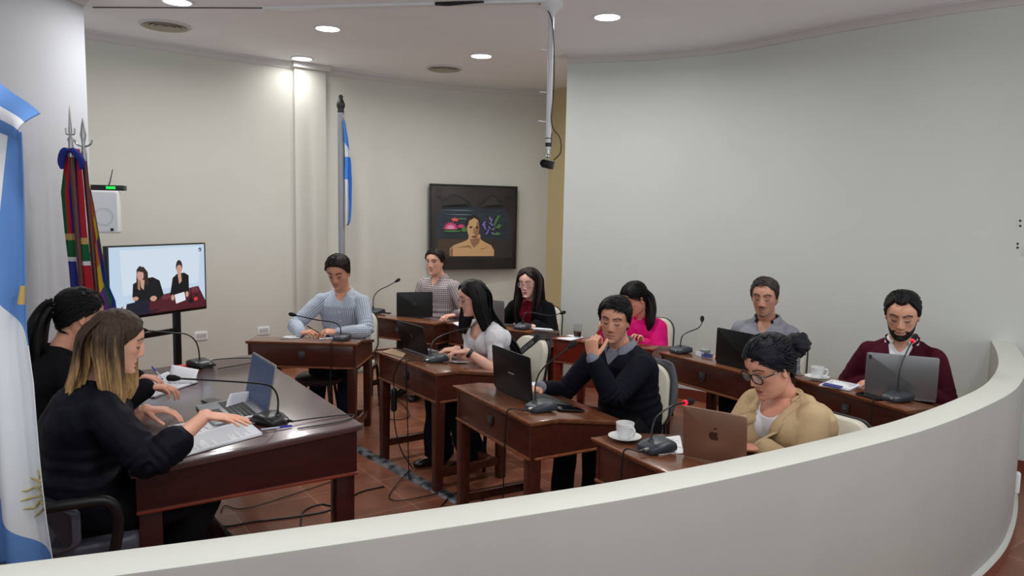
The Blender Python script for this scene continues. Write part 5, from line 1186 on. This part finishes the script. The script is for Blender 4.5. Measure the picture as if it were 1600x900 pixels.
def pen(a, b, label, m=clearp, mc=bluep):
    a, b = Vector(a), Vector(b); t = thing('ballpoint_pen', label, 'pen', a); d = b - a
    MB().tube([Vector(), d * .62], .004, 8).build('barrel', m, t); MB().tube([d * .6, d], [.0055, .0048], 8).build('pen_cap', mc, t); MB().tube([-d.normalized() * .012, Vector()], [.0008, .0035], 8).build('tip', mc, t)
pen(pres_px(408, 676, .014), pres_px(456, 668, .008), 'blue-capped pen on the pile of pages by the near microphone')
pen(pres_px(254, 595, .012), pres_px(238, 586, .05), 'blue pen in the hand of the woman with the ponytail', mc=bluep)
h_ = P1.root.matrix_basis
pen(aty(497, 519, 5.5), aty(479, 509, 5.52), 'dark pen held by the man in the striped shirt', black, black)
sheets(on(D1, [(438, 530), (468, 529), (472, 525), (446, 525)]), 'papers on the left of the striped-shirt man\'s desk', 2)
sheets(on(D1, [(500, 531), (521, 530), (519, 526), (500, 526)], .002), 'small folded leaflet by the spectacle case', 2, cat='leaflet', name='leaflet', m=paper2)
sheets(on(D3, [(596, 550), (628, 559), (634, 553), (612, 545)]), 'brown envelope on the corner of the white-bloused woman\'s desk', 1, cat='patch', name='patch', m=mat('pale_brown_patch', (176, 150, 120), .8))  # thin pale-brown slab lying on the desk corner
sheets(on(D4, [(822, 600), (850, 612), (862, 611), (842, 598)]), 'loose papers beside the laptop of the man in navy', 3)
sheets(on(D5, [(1018, 688), (1030, 712), (1068, 709), (1062, 682)]), 'papers beneath the red-ringed microphone and the rose-gold laptop', 2, lines=8)
sheets(on(D6, [(828, 511), (836, 516), (864, 518), (860, 513)]), 'stack of white papers on the desk of the woman in the black blazer', 6)
sheets(on(D6, [(708, 506), (716, 510), (728, 509), (718, 504)]), 'folded papers at the left end of the black-blazered woman\'s desk', 4)
sheets(on(D7, [(870, 530), (892, 533), (912, 528), (890, 524)]), 'white papers on the reddish desk beside the glass', 3)
sheets(on(D9, [(1280, 604), (1328, 612), (1346, 605), (1300, 596)]), 'open papers on the bearded man\'s desk', 6, lines=8)
sheets(on(D9, [(1284, 605), (1312, 611), (1316, 608), (1288, 602)], .014), 'blue folder edge across the bearded man\'s papers', 1, cat='folder', name='folder', m=mat('blue_folder', (40, 46, 130), .5), th=.003)
# lanyard and wrist device on the grey man's desk
p = desk_px(D8, 1098, 557, .004)
for k, (dx, mm, lb) in enumerate(((-.03, paper, 'white looped lanyard ribbon beside the far-right microphone base'), (.035, mat('lanyard_blue', (74, 80, 150), .6), 'blue looped lanyard ribbon next to the black laptop'))):
    c = p - D8.d * 0 + D8.d * dx; pts = [Vector((.045 * math.cos(a), .022 * math.sin(a), .012)) for a in [2 * pi * q / 24 for q in range(25)]]; mb = MB(); rings = []
    for a in [2 * pi * q / 24 for q in range(25)]: rings.append([Vector((r * math.cos(a), r * .5 * math.sin(a), z)) for r, z in ((.044, 0), (.046, 0), (.046, .02), (.044, .02))])
    mb.loft(rings); o = mb.build('lanyard', mm); o.location = c; o.rotation_euler = (0, 0, D8.rz + 1.2 + k * .5); tag(o, lb, 'lanyard')
o = MB().lathe([(0, 0), (.034, 0), (.038, .01), (.036, .024), (.03, .028), (0, .03)], 24).build('round_device', mat('grey_device', (150, 156, 156), .4)); o.location = desk_px(D8, 1102, 551, .001); tag(o, 'small round grey gadget behind the lanyard', 'gadget')
o = MB().limb([(-.02, 0, -.03), (.02, 0, .03)], [.014, .014], 12).build('red_phone', mat('red_phone_case', (150, 20, 30), .35)); o.location = aty(937, 517, 5.6); tag(o, 'dark red phone held up by the woman in pink', 'phone')

# ------------------------------------------------------------------ television on its stand
tvR, tvL = aty(319, 430, 6.25), aty(165, 440, 5.42)
tvR.z = tvL.z = 0; d = (tvR - tvL).normalized(); wtv = (tvR - tvL).length; c = (tvL + tvR) / 2
zt, zb_ = aty(319, 379, 6.25).z, aty(319, 482, 6.25).z; htv = zt - zb_
t = thing('television', 'flat television on a black stand showing two women at a desk', 'television', (c.x, c.y, 0), math.atan2(d.y, d.x))
MB().box((0, 0, (zt + zb_) / 2), (wtv, .045, htv)).build('tv_body', mat('tv_black', (14, 14, 16), .3), t, bevel=.004)
def em(name, rgb, k=.82):
    m_ = mat(name, (4, 4, 4), .3, emit=(rgb, k)); return m_
SM = [em('screen_wall', (190, 210, 228)), em('screen_wall_pale', (206, 220, 234)), em('screen_black', (16, 16, 20)), em('screen_skin', (196, 150, 132)), em('screen_desk', (78, 26, 36)), em('screen_hair', (46, 34, 30)), em('screen_paper', (220, 226, 236)), em('screen_laptop', (26, 28, 44)), em('screen_red', (210, 60, 60)), em('screen_blond', (150, 116, 92)), em('screen_desk_light', (104, 48, 58))]
sw2, sh2 = wtv - .03, htv - .035
mb = MB(); lay = [0]
def tvp(poly, mi):
    lay[0] += 1
    pts = [((u - .5) * sw2, (.5 - v) * sh2) for u, v in poly]
    mb.add([Vector((x, -.0228 - .00012 * lay[0], (zt + zb_) / 2 + .006 + y)) for x, y in pts], [tuple(range(len(pts)))], mi)
def el(cx, cy, rx, ry, n=20): return [(cx + rx * math.cos(2 * pi * k / n), cy + ry * math.sin(2 * pi * k / n)) for k in range(n)]
tvp([(0, 0), (1, 0), (1, 1), (0, 1)], 0); tvp([(.1, .05), (.95, .03), (.92, .6), (.12, .7)], 1)
tvp([(0, .98), (.1, .86), (.92, .66), (1, .9), (1, 1), (0, 1)], 4); tvp([(.5, .74), (.9, .66), (.93, .74), (.52, .82)], 10)
tvp([(.21, .72), (.22, .54), (.3, .48), (.42, .46), (.49, .52), (.53, .74), (.46, .82), (.24, .82)], 2)      # left figure
tvp([(.25, .6), (.26, .34), (.29, .29), (.33, .30), (.37, .38), (.375, .56), (.33, .58)], 5); tvp([(.265, .62), (.268, .45), (.29, .48), (.29, .64)], 9); tvp(el(.295, .42, .035, .075), 3); tvp([(.255, .34), (.29, .28), (.335, .33), (.335, .5), (.325, .38), (.275, .36)], 5); tvp([(.29, .49), (.335, .49), (.325, .64), (.3, .60)], 3)
tvp([(.60, .74), (.63, .5), (.68, .44), (.76, .43), (.81, .48), (.81, .74), (.78, .78), (.63, .82)], 2)
tvp(el(.705, .33, .036, .1), 5); tvp(el(.705, .375, .03, .075), 3); tvp([(.675, .33), (.70, .25), (.735, .33), (.705, .30)], 5); tvp([(.685, .44), (.725, .44), (.73, .56), (.7, .60)], 3)
tvp([(.15, .82), (.37, .78), (.38, .99), (.16, 1.)], 7); tvp([(.09, .9), (.14, .84), (.16, .97), (.1, .99)], 6); tvp(el(.24, .755, .03, .03), 3); tvp(el(.42, .78, .035, .04), 3)
tvp([(.645, .76), (.755, .73), (.77, .86), (.66, .9)], 6); tvp(el(.625, .8, .018, .045), 3); tvp(el(.785, .77, .018, .045), 3)
tvp(el(.83, .88, .03, .035), 2); tvp([(.825, .86), (.828, .68), (.834, .68), (.84, .86)], 2); tvp([(.862, .84), (.905, .83), (.905, .88), (.868, .89)], 8); tvp([(.875, .79), (.91, .78), (.91, .81), (.878, .82)], 7); tvp([(.33, .985), (.47, .94), (.475, .965), (.35, 1.)], 7)
tvp(el(.945, .085, .016, .032), 2); tvp(el(.942, .09, .008, .016), 0)
mb.build('screen', SM, t, smooth=False)
for x in (-.2, .215):
    MB().box((x, .06, .60), (.055, .04, 1.16)).build('stand_post', blackm, t, bevel=.004)
MB().box((.0, .06, zb_ - .16), (.46, .03, .045)).build('cross_bar', blackm, t, bevel=.004)
for x in (-.2, .215): MB().box((x, -.0, .03), (.06, .6, .05)).build('stand_foot', blackm, t, bevel=.006)
# speaker, receiver
sp = aty(165, 331, 6.2); t = thing('wall_speaker', 'white wall loudspeaker beside the corner flags', 'speaker', sp, math.radians(18), None)
mb = MB(); rings = []
for y, k in ((.09, .7), (.06, .92), (-.05, 1.), (-.075, .97), (-.082, .9)): rings.append([Vector((x * k, y, z * (1 - (1 - k) * .5))) for x, z in rrect(.235, .355, .018)])
mb.loft(rings); mb.build('cabinet', white, t, angle=35)
Mx = Matrix(((1, 0, 0), (0, 0, -1), (0, 1, 0)))
MB().prism(rrect(.2, .32, .025), .004, M=Mx, c=(0, -.081, 0)).build('grille', mat('speaker_grille', (206, 208, 212), .6, bump=.08, bscale=300), t)
MB().lathe([(.062, 0), (.075, 0), (.075, .002), (.062, .002)], 30, M=Mx, c=(.0, -.084, -.04), cap=False).build('cone_ring', mat('speaker_ring', (190, 192, 198), .6), t)
MB().box((.06, -.086, -.145), (.022, .004, .022)).build('badge', black, t)
MB().box((0, .16, 0), (.06, .16, .06)).build('wall_bracket', white, t)
t2 = thing('wireless_receiver', 'black receiver box with green display and antenna on the white loudspeaker', 'receiver', sp + Vector((.02, -.01, .179)), math.radians(18))
MB().box((0, .03, .022), (.27, .15, .042)).build('receiver_body', black, t2, bevel=.004)
MB().box((.04, -.046, .022), (.07, .004, .022)).build('display', mat('green_display', (4, 20, 8), .3, emit=((30, 220, 80), 1.1)), t2)
MB().tube([(0, .08, .04), (.01, .09, .07), (.035, .09, .18)], [.006, .005, .003], 8).build('antenna', black, t2)
for x, y, yy, lb in ((310, 523, 7.28, 'grey wall socket low on the back wall beside the television post'), (405, 514, 7.72, 'white double wall socket above the left end of the striped-shirt man\'s desk')):
    p = aty(x, y, yy); i = min(range(len(BACK)), key=lambda k: (BACK[k].x - p.x) ** 2 + (BACK[k].y - p.y) ** 2); d = (BACK[i + 1] - BACK[i - 1]).normalized(); q = BACK[i]; dd_ = (Vector((p.x, p.y, 0)) - q).dot(d)
    t = thing('wall_socket', lb, 'socket', q + d * dd_ + Vector((0, 0, p.z)), math.atan2(d.y, d.x)); MB().prism(rrect(.125, .085, .008), .01, M=Mx, c=(0, -.0, 0)).build('plate', white, t, bevel=.002)
    MB().prism(rrect(.1, .05, .004), .002, M=Mx, c=(0, -.01, 0)).build('insert', mat('socket_grey', (198, 198, 200), .4), t)
    k = MB()
    for a in (-.03, .0, .03): k.box((a, -.0125, 0), (.005, .002, .014))
    k.build('socket_holes', black, t)

# ------------------------------------------------------------------ painting
pl, pr = Vector((-.985, 8.70, 0)), Vector((.04, 9.10, 0)); d = (pr - pl).normalized(); c = (pl + pr) / 2; nrm = Vector((d.y, -d.x, 0))
zt = aty(738, 289, c.y).z; zb_ = aty(738, 421, c.y).z; Hh = zt - zb_; Ww = (pr - pl).length
t = thing('painting', 'dark painting of a bare-shouldered woman between water lilies', 'painting', Vector((c.x, c.y, (zt + zb_) / 2)), math.atan2(d.y, d.x))
MB().box((0, .02, 0), (Ww, .05, Hh)).build('canvas', mat('dark_canvas', (38, 33, 31), .6, col2=(50, 42, 38), nscale=3.), t, bevel=.003)
fr_ = MB()
for s in (-1, 1): fr_.box((s * (Ww / 2 - .008), -.008, 0), (.016, .012, Hh)); fr_.box((0, -.008, s * (Hh / 2 - .008)), (Ww, .012, .016))
fr_.build('edge_moulding', mat('frame_black', (24, 20, 19), .5), t)
PM = [mat('paint_water', (38, 52, 64), .5, col2=(30, 38, 46), nscale=5., stretch=(1, 1, 9)), mat('paint_brown', (70, 56, 36), .5), mat('paint_skin', (206, 164, 116), .5), mat('paint_skin_shade', (150, 108, 78), .5), mat('paint_pink', (206, 70, 120), .5), mat('paint_coral', (222, 92, 92), .5), mat('paint_violet', (124, 104, 176), .5), mat('paint_leaf', (74, 120, 62), .5), mat('paint_dark', (22, 20, 20), .5), mat('paint_lips', (120, 50, 46), .5), mat('paint_ochre', (44, 40, 36), .5), mat('paint_pale', (110, 128, 140), .5), mat('paint_pinklight', (236, 150, 180), .5)]
mb = MB(); lay[0] = 0
def pp(poly, mi):
    lay[0] += 1; mb.add([Vector(((u - .5) * Ww, -.0056 - .00025 * lay[0], (.5 - v) * Hh)) for u, v in poly], [tuple(range(len(poly)))], mi)
arch = [(.08, .62), (.08, .42)] + [(.08 + .12 * (1 - math.cos(a)), .42 - .16 * math.sin(a)) for a in [pi / 2 * k / 8 for k in range(1, 9)]] + [(.72, .26)] + [(.80 + .12 * math.sin(a) - .0, .26 + .16 * (1 - math.cos(a))) for a in [pi / 2 * k / 8 for k in range(0, 9)]] + [(.92, .64)]
pp([(.05, .86), (.05, .4)] + arch[1:-1] + [(.95, .4), (.95, .86)], 10); pp(arch, 0); pp([(.07, .83), (.07, .64), (.93, .65), (.93, .83)], 10); pp([(.09, .82), (.09, .64), (.42, .64), (.36, .82)], 1)
for k in range(7): y_ = .3 + .05 * k; pp([(.1 + .05 * (k % 3), y_), (.4, y_ - .006), (.5, y_ + .004), (.3, y_ + .006)], 11 if k < 3 else 10)
for k in range(4): y_ = .31 + .07 * k; pp([(.62, y_), (.85, y_ - .008), (.9, y_ + .004), (.7, y_ + .006)], 10)
pp([(.22, .84), (.225, .75), (.27, .71), (.4, .66), (.43, .64), (.44, .58), (.57, .58), (.575, .64), (.62, .67), (.70, .71), (.735, .77), (.735, .84)], 2)
pp([(.45, .64), (.57, .62), (.56, .68), (.5, .74), (.47, .70)], 3); pp([(.28, .74), (.45, .71), (.48, .76), (.44, .735)], 3); pp([(.56, .76), (.66, .73), (.6, .76)], 3); pp([(.22, .84), (.23, .76), (.26, .73), (.26, .84)], 3)
pp(el(.485, .45, .085, .1), 8); pp(el(.487, .5, .072, .135), 2); pp([(.5, .62), (.52, .5), (.53, .42), (.555, .45), (.56, .52), (.55, .58), (.52, .635)], 3); pp([(.42, .5), (.41, .42), (.44, .37), (.50, .35), (.55, .38), (.565, .46), (.55, .42), (.5, .385), (.44, .42)], 8)
pp([(.44, .49), (.48, .485), (.48, .497), (.45, .5)], 8); pp([(.51, .49), (.55, .488), (.545, .5), (.515, .5)], 8); pp(el(.46, .505, .013, .006), 8); pp(el(.53, .507, .013, .006), 8); pp([(.465, .605), (.495, .598), (.53, .605), (.515, .622), (.48, .622)], 9); pp([(.492, .5), (.505, .5), (.512, .57), (.488, .57)], 3)
def petal(cx, cy, a, ln, wd, mi): pp([(cx, cy), (cx + math.cos(a + wd) * ln * .6, cy - math.sin(a + wd) * ln * .6), (cx + math.cos(a) * ln, cy - math.sin(a) * ln), (cx + math.cos(a - wd) * ln * .6, cy - math.sin(a - wd) * ln * .6)], mi)
for k in range(9): petal(.23, .52, .15 + k * .355, .09, .3, 4)
for k in range(7): petal(.23, .525, .5 + k * .36, .06, .28, 12)
for cx, cy, sz, mi in ((.275, .41, .05, 5), (.345, .485, .05, 4)):
    for k in range(6): petal(cx, cy + .02, .4 + k * .45, sz, .35, mi)
pp(el(.25, .545, .1, .012), 7); pp(el(.38, .525, .03, .03), 7); pp(el(.34, .4, .03, .01), 7)
for k in range(14): petal(.66 + .03 * math.sin(k * 2.1), .40 + .012 * k, k * 1.9, .055, .4, 6)
for q in ([(.72, .56), (.73, .42), (.76, .36), (.80, .35), (.77, .4), (.745, .46)], [(.74, .5), (.78, .45), (.81, .47), (.79, .51)], [(.70, .585), (.76, .55), (.81, .57), (.78, .59)]): pp(q, 7)
for cx, cy in ((.09, .06), (.08, .12), (.12, .15), (.86, .12), (.9, .1), (.9, .74), (.88, .79), (.92, .7)):   # carved curls
    for k in range(16): a, b = k / 16 * 5, (k + 1) / 16 * 5; r0, r1 = .035 * (1 - k / 20), .035 * (1 - (k + 1) / 20); pp([(cx + r0 * math.cos(a), cy + r0 * math.sin(a)), (cx + r1 * math.cos(b), cy + r1 * math.sin(b)), (cx + (r1 - .006) * math.cos(b), cy + (r1 - .006) * math.sin(b)), (cx + (r0 - .006) * math.cos(a), cy + (r0 - .006) * math.sin(a))], 8)
for x0, x1, s in ((.13, .45, 1), (.55, .82, -1)):
    P = [(x0 + (x1 - x0) * k / 14, .24 - .12 * math.sin(pi * (k / 14) ** (.8 if s > 0 else 1.2))) for k in range(15)]
    pp(P + [(x1, .22), (x0, .25)], 10)
    for k in range(14): pp([P[k], P[k + 1], (P[k + 1][0], P[k + 1][1] + .008), (P[k][0], P[k][1] + .008)], 8)
for k in range(9): pp([(.2 + k * .07, .86), (.24 + k * .07, .85), (.25 + k * .07, .875), (.21 + k * .07, .88)], 8)
mb.build('painted_picture', PM, t, smooth=False)

# ------------------------------------------------------------------ flags
fb, fwht, gold = fab('flag_blue', (92, 132, 190), .7), fab('flag_white', (212, 214, 218), .7), mat('gold_thread', (176, 146, 80), .5, .2)
def sheet(name, pts_fn, nu, nv, mats, mfn, parent, th=.003):
    return MB().grid(pts_fn, nu, nv, mfn=mfn).build(name, mats, parent, solid=th, angle=180, off=0)
# big flag in the left foreground
YF = 2.13
t = thing('standing_flag', 'big sky-blue and white flag hanging in the left foreground, gold sun rays at its edge', 'flag', aty(-60, 880, YF) * Vector((1, 1, 0)).x if False else Vector((aty(-40, 880, YF).x, YF, 0)))
T0 = t.location.copy()
def drape(u, v):
    py = 205 + 690 * v; right = np.interp(py, [205, 280, 450, 520, 600, 735, 815, 895], [30, 34, 40, 42, 53, 62, 69, 78]); px = -110 + (right + 110) * u
    p = aty(px, py, YF) - T0; p.y += .035 * math.sin(u * 15 + .8 * math.sin(v * 3)) * (.4 + .6 * v) + .05 * (1 - u); return p
def dm(u, v):
    py = 205 + 690 * v; right = np.interp(py, [205, 280, 450, 520, 600, 735, 815, 895], [30, 34, 40, 42, 53, 62, 69, 78]); px = -110 + (right + 110) * u
    if py < 475 + 1.45 * px: return 1 if px < 9 - (py - 205) * .07 and px > -12 else 0
    if py > 735 + 2.05 * px: return 0
    return 1
cl = sheet('flag_cloth', drape, 110, 130, [fb], lambda u, v: 0, t)
_u, _v = np.meshgrid(np.arange(111) / 110, np.arange(131) / 130); _py = 205 + 690 * _v.ravel(); _rt = np.interp(_py, [205, 280, 450, 520, 600, 735, 815, 895], [30, 34, 40, 42, 53, 62, 69, 78]); _px = -110 + (_rt + 110) * _u.ravel()
def flag_cloth_mat():
    M = bpy.data.materials.new('flag_stripes'); M.use_nodes = True; N = M.node_tree.nodes; L = M.node_tree.links; B = N['Principled BSDF']; B.inputs['Roughness'].default_value = .75; B.inputs['Specular IOR Level'].default_value = .15
    a = N.new('ShaderNodeAttribute'); a.attribute_name = 'stripe'; g = N.new('ShaderNodeMath'); g.operation = 'GREATER_THAN'; g.inputs[1].default_value = 0; L.new(a.outputs['Fac'], g.inputs[0])
    mx = N.new('ShaderNodeMix'); mx.data_type = 'RGBA'; mx.inputs['A'].default_value = (*lin((92, 132, 190)), 1); mx.inputs['B'].default_value = (*lin((212, 214, 218)), 1); L.new(g.outputs[0], mx.inputs['Factor']); L.new(mx.outputs['Result'], B.inputs['Base Color']); return M
_d = np.maximum(np.minimum(_py - 475 - 1.45 * _px, -(_py - 805 - .95 * _px)), 3 * np.minimum(9 - (_py - 205) * .07 - _px, _px + 12))
_at = cl.data.attributes.new('stripe', 'FLOAT', 'POINT'); _at.data.foreach_set('value', _d.astype(np.float32)); cl.data.materials[0] = flag_cloth_mat()
def fold(u, v):
    a = np.array((-40, 95)) * (1 - u) + np.array((61, 177)) * u; b = np.array((-40, 185)) * (1 - u) + np.array((24, 219)) * u; q = a * (1 - v) + b * v
    p = aty(q[0], q[1], YF - .05) - T0; p.y += -.03 * math.sin(v * pi) + .012 * math.sin(u * 9); return p
sheet('flag_fold', fold, 60, 100, [fb, fwht], lambda u, v: 1 if .38 < v < .66 else 0, t)
MB().tube([Vector((-.17, .05, 0)), Vector((-.17, .05, 2.45))], .018, 12).build('flag_pole', mat('dark_pole_wood', (70, 30, 22), .35), t)
MB().lathe([(0, 0), (.16, 0), (.16, .03), (.03, .05), (.022, .1), (0, .1)], 28, c=(-.17, .05, 0)).build('pole_base', mat('brass', (150, 120, 60), .3, .8), t)
rays = MB()
for k in range(9):
    ang = math.radians(110 + k * 19); c0 = np.array((82., 778.)); pts = []
    for j in range(9):
        r_ = 10 + j * 4.3; w_ = 3.2 * math.sin(j * 1.5 + k) if k % 2 else 0; dv = np.array((math.cos(ang), -math.sin(ang))); nv = np.array((dv[1], -dv[0])); q = c0 + dv * r_ * 1.15 + nv * w_; 
        py = q[1]; right = np.interp(py, [205, 280, 450, 520, 600, 735, 815, 895], [30, 34, 40, 42, 53, 62, 69, 78])
        if q[0] > right - 1: continue
        u = (q[0] + 110) / (right + 110); v = (py - 205) / 690; pts.append(Vector(drape(u, v)) + Vector((0, -.006, 0)))
    if len(pts) > 3: rays.tube(pts, [.0035] * (len(pts) - 1) + [.001], 6)
rays.build('sun_emblem', mat('gold_embroidery', (164, 146, 92), .6), t)
MB().tube([aty(36, 447, YF - .0) - T0, aty(34, 475, YF) - T0], [.008, .012], 10).build('tassel', gold, t)
# two flags on spear poles in the corner
pole_m = mat('flag_pole_red_wood', (84, 30, 26), .35); spear = mat('spear_steel', (170, 170, 170), .3, .85)
prov = [fab('flag_green', (26, 92, 56), .7), fab('flag_red', (168, 36, 48), .7), fab('flag_navy', (42, 50, 128), .7), fab('flag_white2', (208, 208, 214), .7), gold]
YC = 4.95
bA = aty(112, 236, YC); t = thing('standing_flag', 'green, red and blue striped flag with gold fringe on a spear pole in the corner', 'flag', Vector((bA.x + .05, YC, 0))); T1 = t.location.copy()
topp = aty(111, 236, YC) - T1; MB().tube([Vector((.02, .0, .02)), topp], .016, 12).build('flag_pole', pole_m, t)
MB().lathe([(0, 0), (.13, 0), (.13, .03), (.03, .05), (.022, .1), (0, .1)], 24, c=(.02, 0, 0)).build('pole_base', MATS['brass'], t)
MB().lathe([(.018, -.04), (.02, 0), (.014, .05), (.02, .075), (.008, .1), (.012, .13), (.005, .24), (.0005, .30)], 16, c=topp).build('spear_tip', spear, t)
for s in (-1, 1): MB().tube(smooth_path([topp + Vector((0, 0, .11)), topp + Vector((.025 * s, 0, .11)), topp + Vector((.03 * s, 0, .15))]), .005, 6).build('spear_hook', spear, t)
def cA(u, v):
    py = 232 + 300 * v; l_ = np.interp(py, [232, 262, 300, 360, 420, 540], [100, 95, 90, 95, 102, 112]); r_ = np.interp(py, [232, 300, 360, 540], [120, 126, 130, 150]); px = l_ + (r_ - l_) * u
    p = aty(px, py, YC) - T1; p.y += .03 + .012 * math.sin(u * 13 + v * 2); return p
def cAm(u, v):
    py = 232 + 300 * v
    if u < .62:
        if 364 < py < 376: return 4
        if py < 364: return 0 if u < .2 - .5 * max(0, (290 - py) / 60) else (1 if u < .4 else 2)
        if py < 402: return 0 if u < .45 else 3
        return (3 if py < 410 else 2) if u < .4 else 3
    if 372 < py < 382: return 4
    if py < 372: return 2 if u < .82 else 1
    return 0 if py < 408 else (3 if py < 416 else 1)
sheet('flag_cloth', cA, 60, 90, prov, cAm, t)
bw = MB()
for s, ln in ((-1, .05), (1, .085)): bw.tube(smooth_path([topp + Vector((.0, -.02, -.0)), topp + Vector((s * ln * .5, -.035, -.005)), topp + Vector((s * ln, -.03, -.07)), topp + Vector((s * ln * .9, -.03, -.12))]), [.012 + .012 * math.sin(pi * k / 24) for k in range(25)], 8)
bw.build('ribbon_bow', prov[2], t)
wip = [fab('w_purple', (104, 66, 140), .7), fab('w_blue', (40, 70, 160), .7), fab('w_green', (40, 140, 80), .7), fab('w_white', (216, 214, 214), .7), fab('w_yellow', (226, 196, 60), .7), fab('w_orange', (222, 120, 50), .7), fab('w_red', (190, 44, 50), .7), fab('w_magenta', (168, 84, 150), .7)]
bB = aty(133, 250, YC + .1); t = thing('standing_flag', 'rainbow-squared flag on a spear pole in the corner beside the loudspeaker', 'flag', Vector((bB.x + .06, YC + .1, 0))); T2 = t.location.copy()
topp = aty(131, 242, YC + .1) - T2; MB().tube([Vector((.04, 0, .02)), topp], .017, 12).build('flag_pole', pole_m, t)
MB().lathe([(0, 0), (.13, 0), (.13, .03), (.03, .05), (.022, .1), (0, .1)], 24, c=(.04, 0, 0)).build('pole_base', MATS['brass'], t)
MB().lathe([(.019, -.04), (.02, 0), (.013, .05), (.01, .07), (.014, .1), (.02, .13), (.012, .19), (.0005, .25)], 16, c=topp).build('spear_tip', spear, t)
MB().tube(smooth_path([topp + Vector((-.06, 0, .10)), topp + Vector((-.045, 0, .07)), topp + Vector((0, 0, .055)), topp + Vector((.045, 0, .07)), topp + Vector((.06, 0, .10))]), .006, 8).build('crescent', spear, t)
def cB(u, v):
    py = 265 + 260 * v; l_ = np.interp(py, [265, 330, 400, 460, 525], [127, 130, 134, 142, 150]); r_ = np.interp(py, [265, 320, 400, 440, 470, 525], [130, 143, 158, 165, 178, 186]); px = l_ + (r_ - l_) * u
    p = aty(px, py, YC + .1) - T2; p.y += .03 + .012 * math.sin(u * 9 + v * 3); return p
def cBm(u, v):
    if u > .86 and v > .55: return 1
    if u < .12 and v < .5: return 3
    return [0, 1, 2, 0, 7, 6, 5, 4][(int(u * 3.2) * 2 + int(v * 7.5 + u * 1.2)) % 8]
sheet('flag_cloth', cB, 48, 80, wip, cBm, t)
# flag post by the back wall
YP = 7.75
pb = aty(534.5, 395, YP); t = thing('flag_post', 'tall grey post with black finial and limp sky-blue and white flag, at the back wall', 'flag', (pb.x, YP, 0)); T3 = t.location.copy()
pt_ = aty(532.5, 176, YP) - T3; MB().tube([Vector((.0, 0, .03)), pt_], .034, 16).build('post', mat('post_grey', (136, 138, 146), .4), t)
MB().lathe([(0, 0), (.2, 0), (.2, .03), (.05, .05), (0, .05)], 28).build('post_base', black, t)
MB().lathe([(.03, 0), (.036, .01), (.03, .03), (.042, .06), (.044, .085), (.03, .12), (.02, .145), (.024, .165), (.012, .18), (0, .182)], 24, c=pt_).build('finial', black, t)
bl2 = fab('flag_blue_bright', (74, 136, 214), .7)
def cC(u, v):
    py = 188 + 164 * v; l_ = np.interp(py, [188, 240, 275, 300, 352], [536, 537, 537, 539, 543]); r_ = np.interp(py, [188, 215, 255, 285, 320, 345, 352], [538, 543, 549, 551, 551, 549, 545]); px = l_ + (r_ - l_) * u
    p = aty(px, py, YP) - T3; p.y += -.01 + .03 * math.sin(u * 8 + v * 4); return p
def cCm(u, v):
    py = 188 + 164 * v
    if py < 225 + 20 * (u - .5): return 0
    if py < 246: return 1
    if py < 280: return 0
    return 1 if u < .55 - .1 * v else 0
sheet('flag_cloth', cC, 30, 80, [bl2, fwht], cCm, t)
MB().tube([pt_ + Vector((.03, -.03, -.03)), cC(.3, 0)], .004, 6).build('halyard', white, t)

# ------------------------------------------------------------------ cables on the floor
def cable(px, label, r=.005, z=.006, m=black): tag(MB().tube(smooth_path([atz(x, y, z) for x, y in px], 8), r, 7).build('floor_cable', m), label, 'cable')
cable([(330, 800), (345, 822), (400, 815), (470, 806), (520, 795), (560, 770), (600, 760)], 'black cable trailing across the tiles under the presiding desk')
cable([(470, 830), (474, 800), (500, 788), (525, 792)], 'loop of black cable behind the leg of the presiding desk')
cable([(345, 800), (352, 790), (380, 795), (440, 778), (540, 745)], 'thin black cable from under the presiding desk towards the free-standing desk', .003)
cable([(690, 790), (705, 775), (730, 765), (760, 785)], 'black cable at the foot of the white-bloused woman\'s desk')
cable([(600, 640), (612, 655), (640, 650), (625, 628), (600, 622), (590, 632)], 'coiled black cable on the tiles under the checked-shirt man\'s desk', .0035)
# power adapter on the front of the free desk
yy = .08; t = thing('power_adapter', 'black power adapter hanging on its cord in front of the white-bloused woman\'s desk', 'adapter', front(D3, yy, .45, .045))
MB().limb([(0, 0, .1), (0, 0, -.02)], [.02, .02], 10).build('adapter_body', black, t); MB().tube(smooth_path([Vector((0, 0, .11)), Vector((.0, .0, .2)), front(D3, yy - .06, ZF + .01, .02) - t.location, front(D3, yy - .08, ZF + .012, -.05) - t.location]), .004, 6).build('upper_cord', black, t)
MB().tube(smooth_path([Vector((0, 0, -.03)), Vector((.01, 0, -.15)), Vector((.05, -.0, -.3)), Vector((.12, .03, -.43))]), .004, 6).build('lower_cord', black, t)
# steel cable duct along the floor
a, b = atz(556, 700, 0), atz(835, 845, 0); b = a + (b - a) * .85; d = (b - a).normalized(); n_ = Vector((-d.y, d.x, 0))
mb = MB(); mb.loft([[p + n_ * x + Vector((0, 0, z)) for x, z in ((-.045, 0), (-.03, .014), (.03, .014), (.045, 0))] for p in (a, b)])
tag(mb.build('floor_duct', mat('worn_duct_steel', (46, 46, 50), .35, .5, col2=(150, 150, 158), nscale=14., stretch=(1, 1, 1))), 'scuffed dark floor duct running past the feet of the councillors\' desks', 'cable duct')
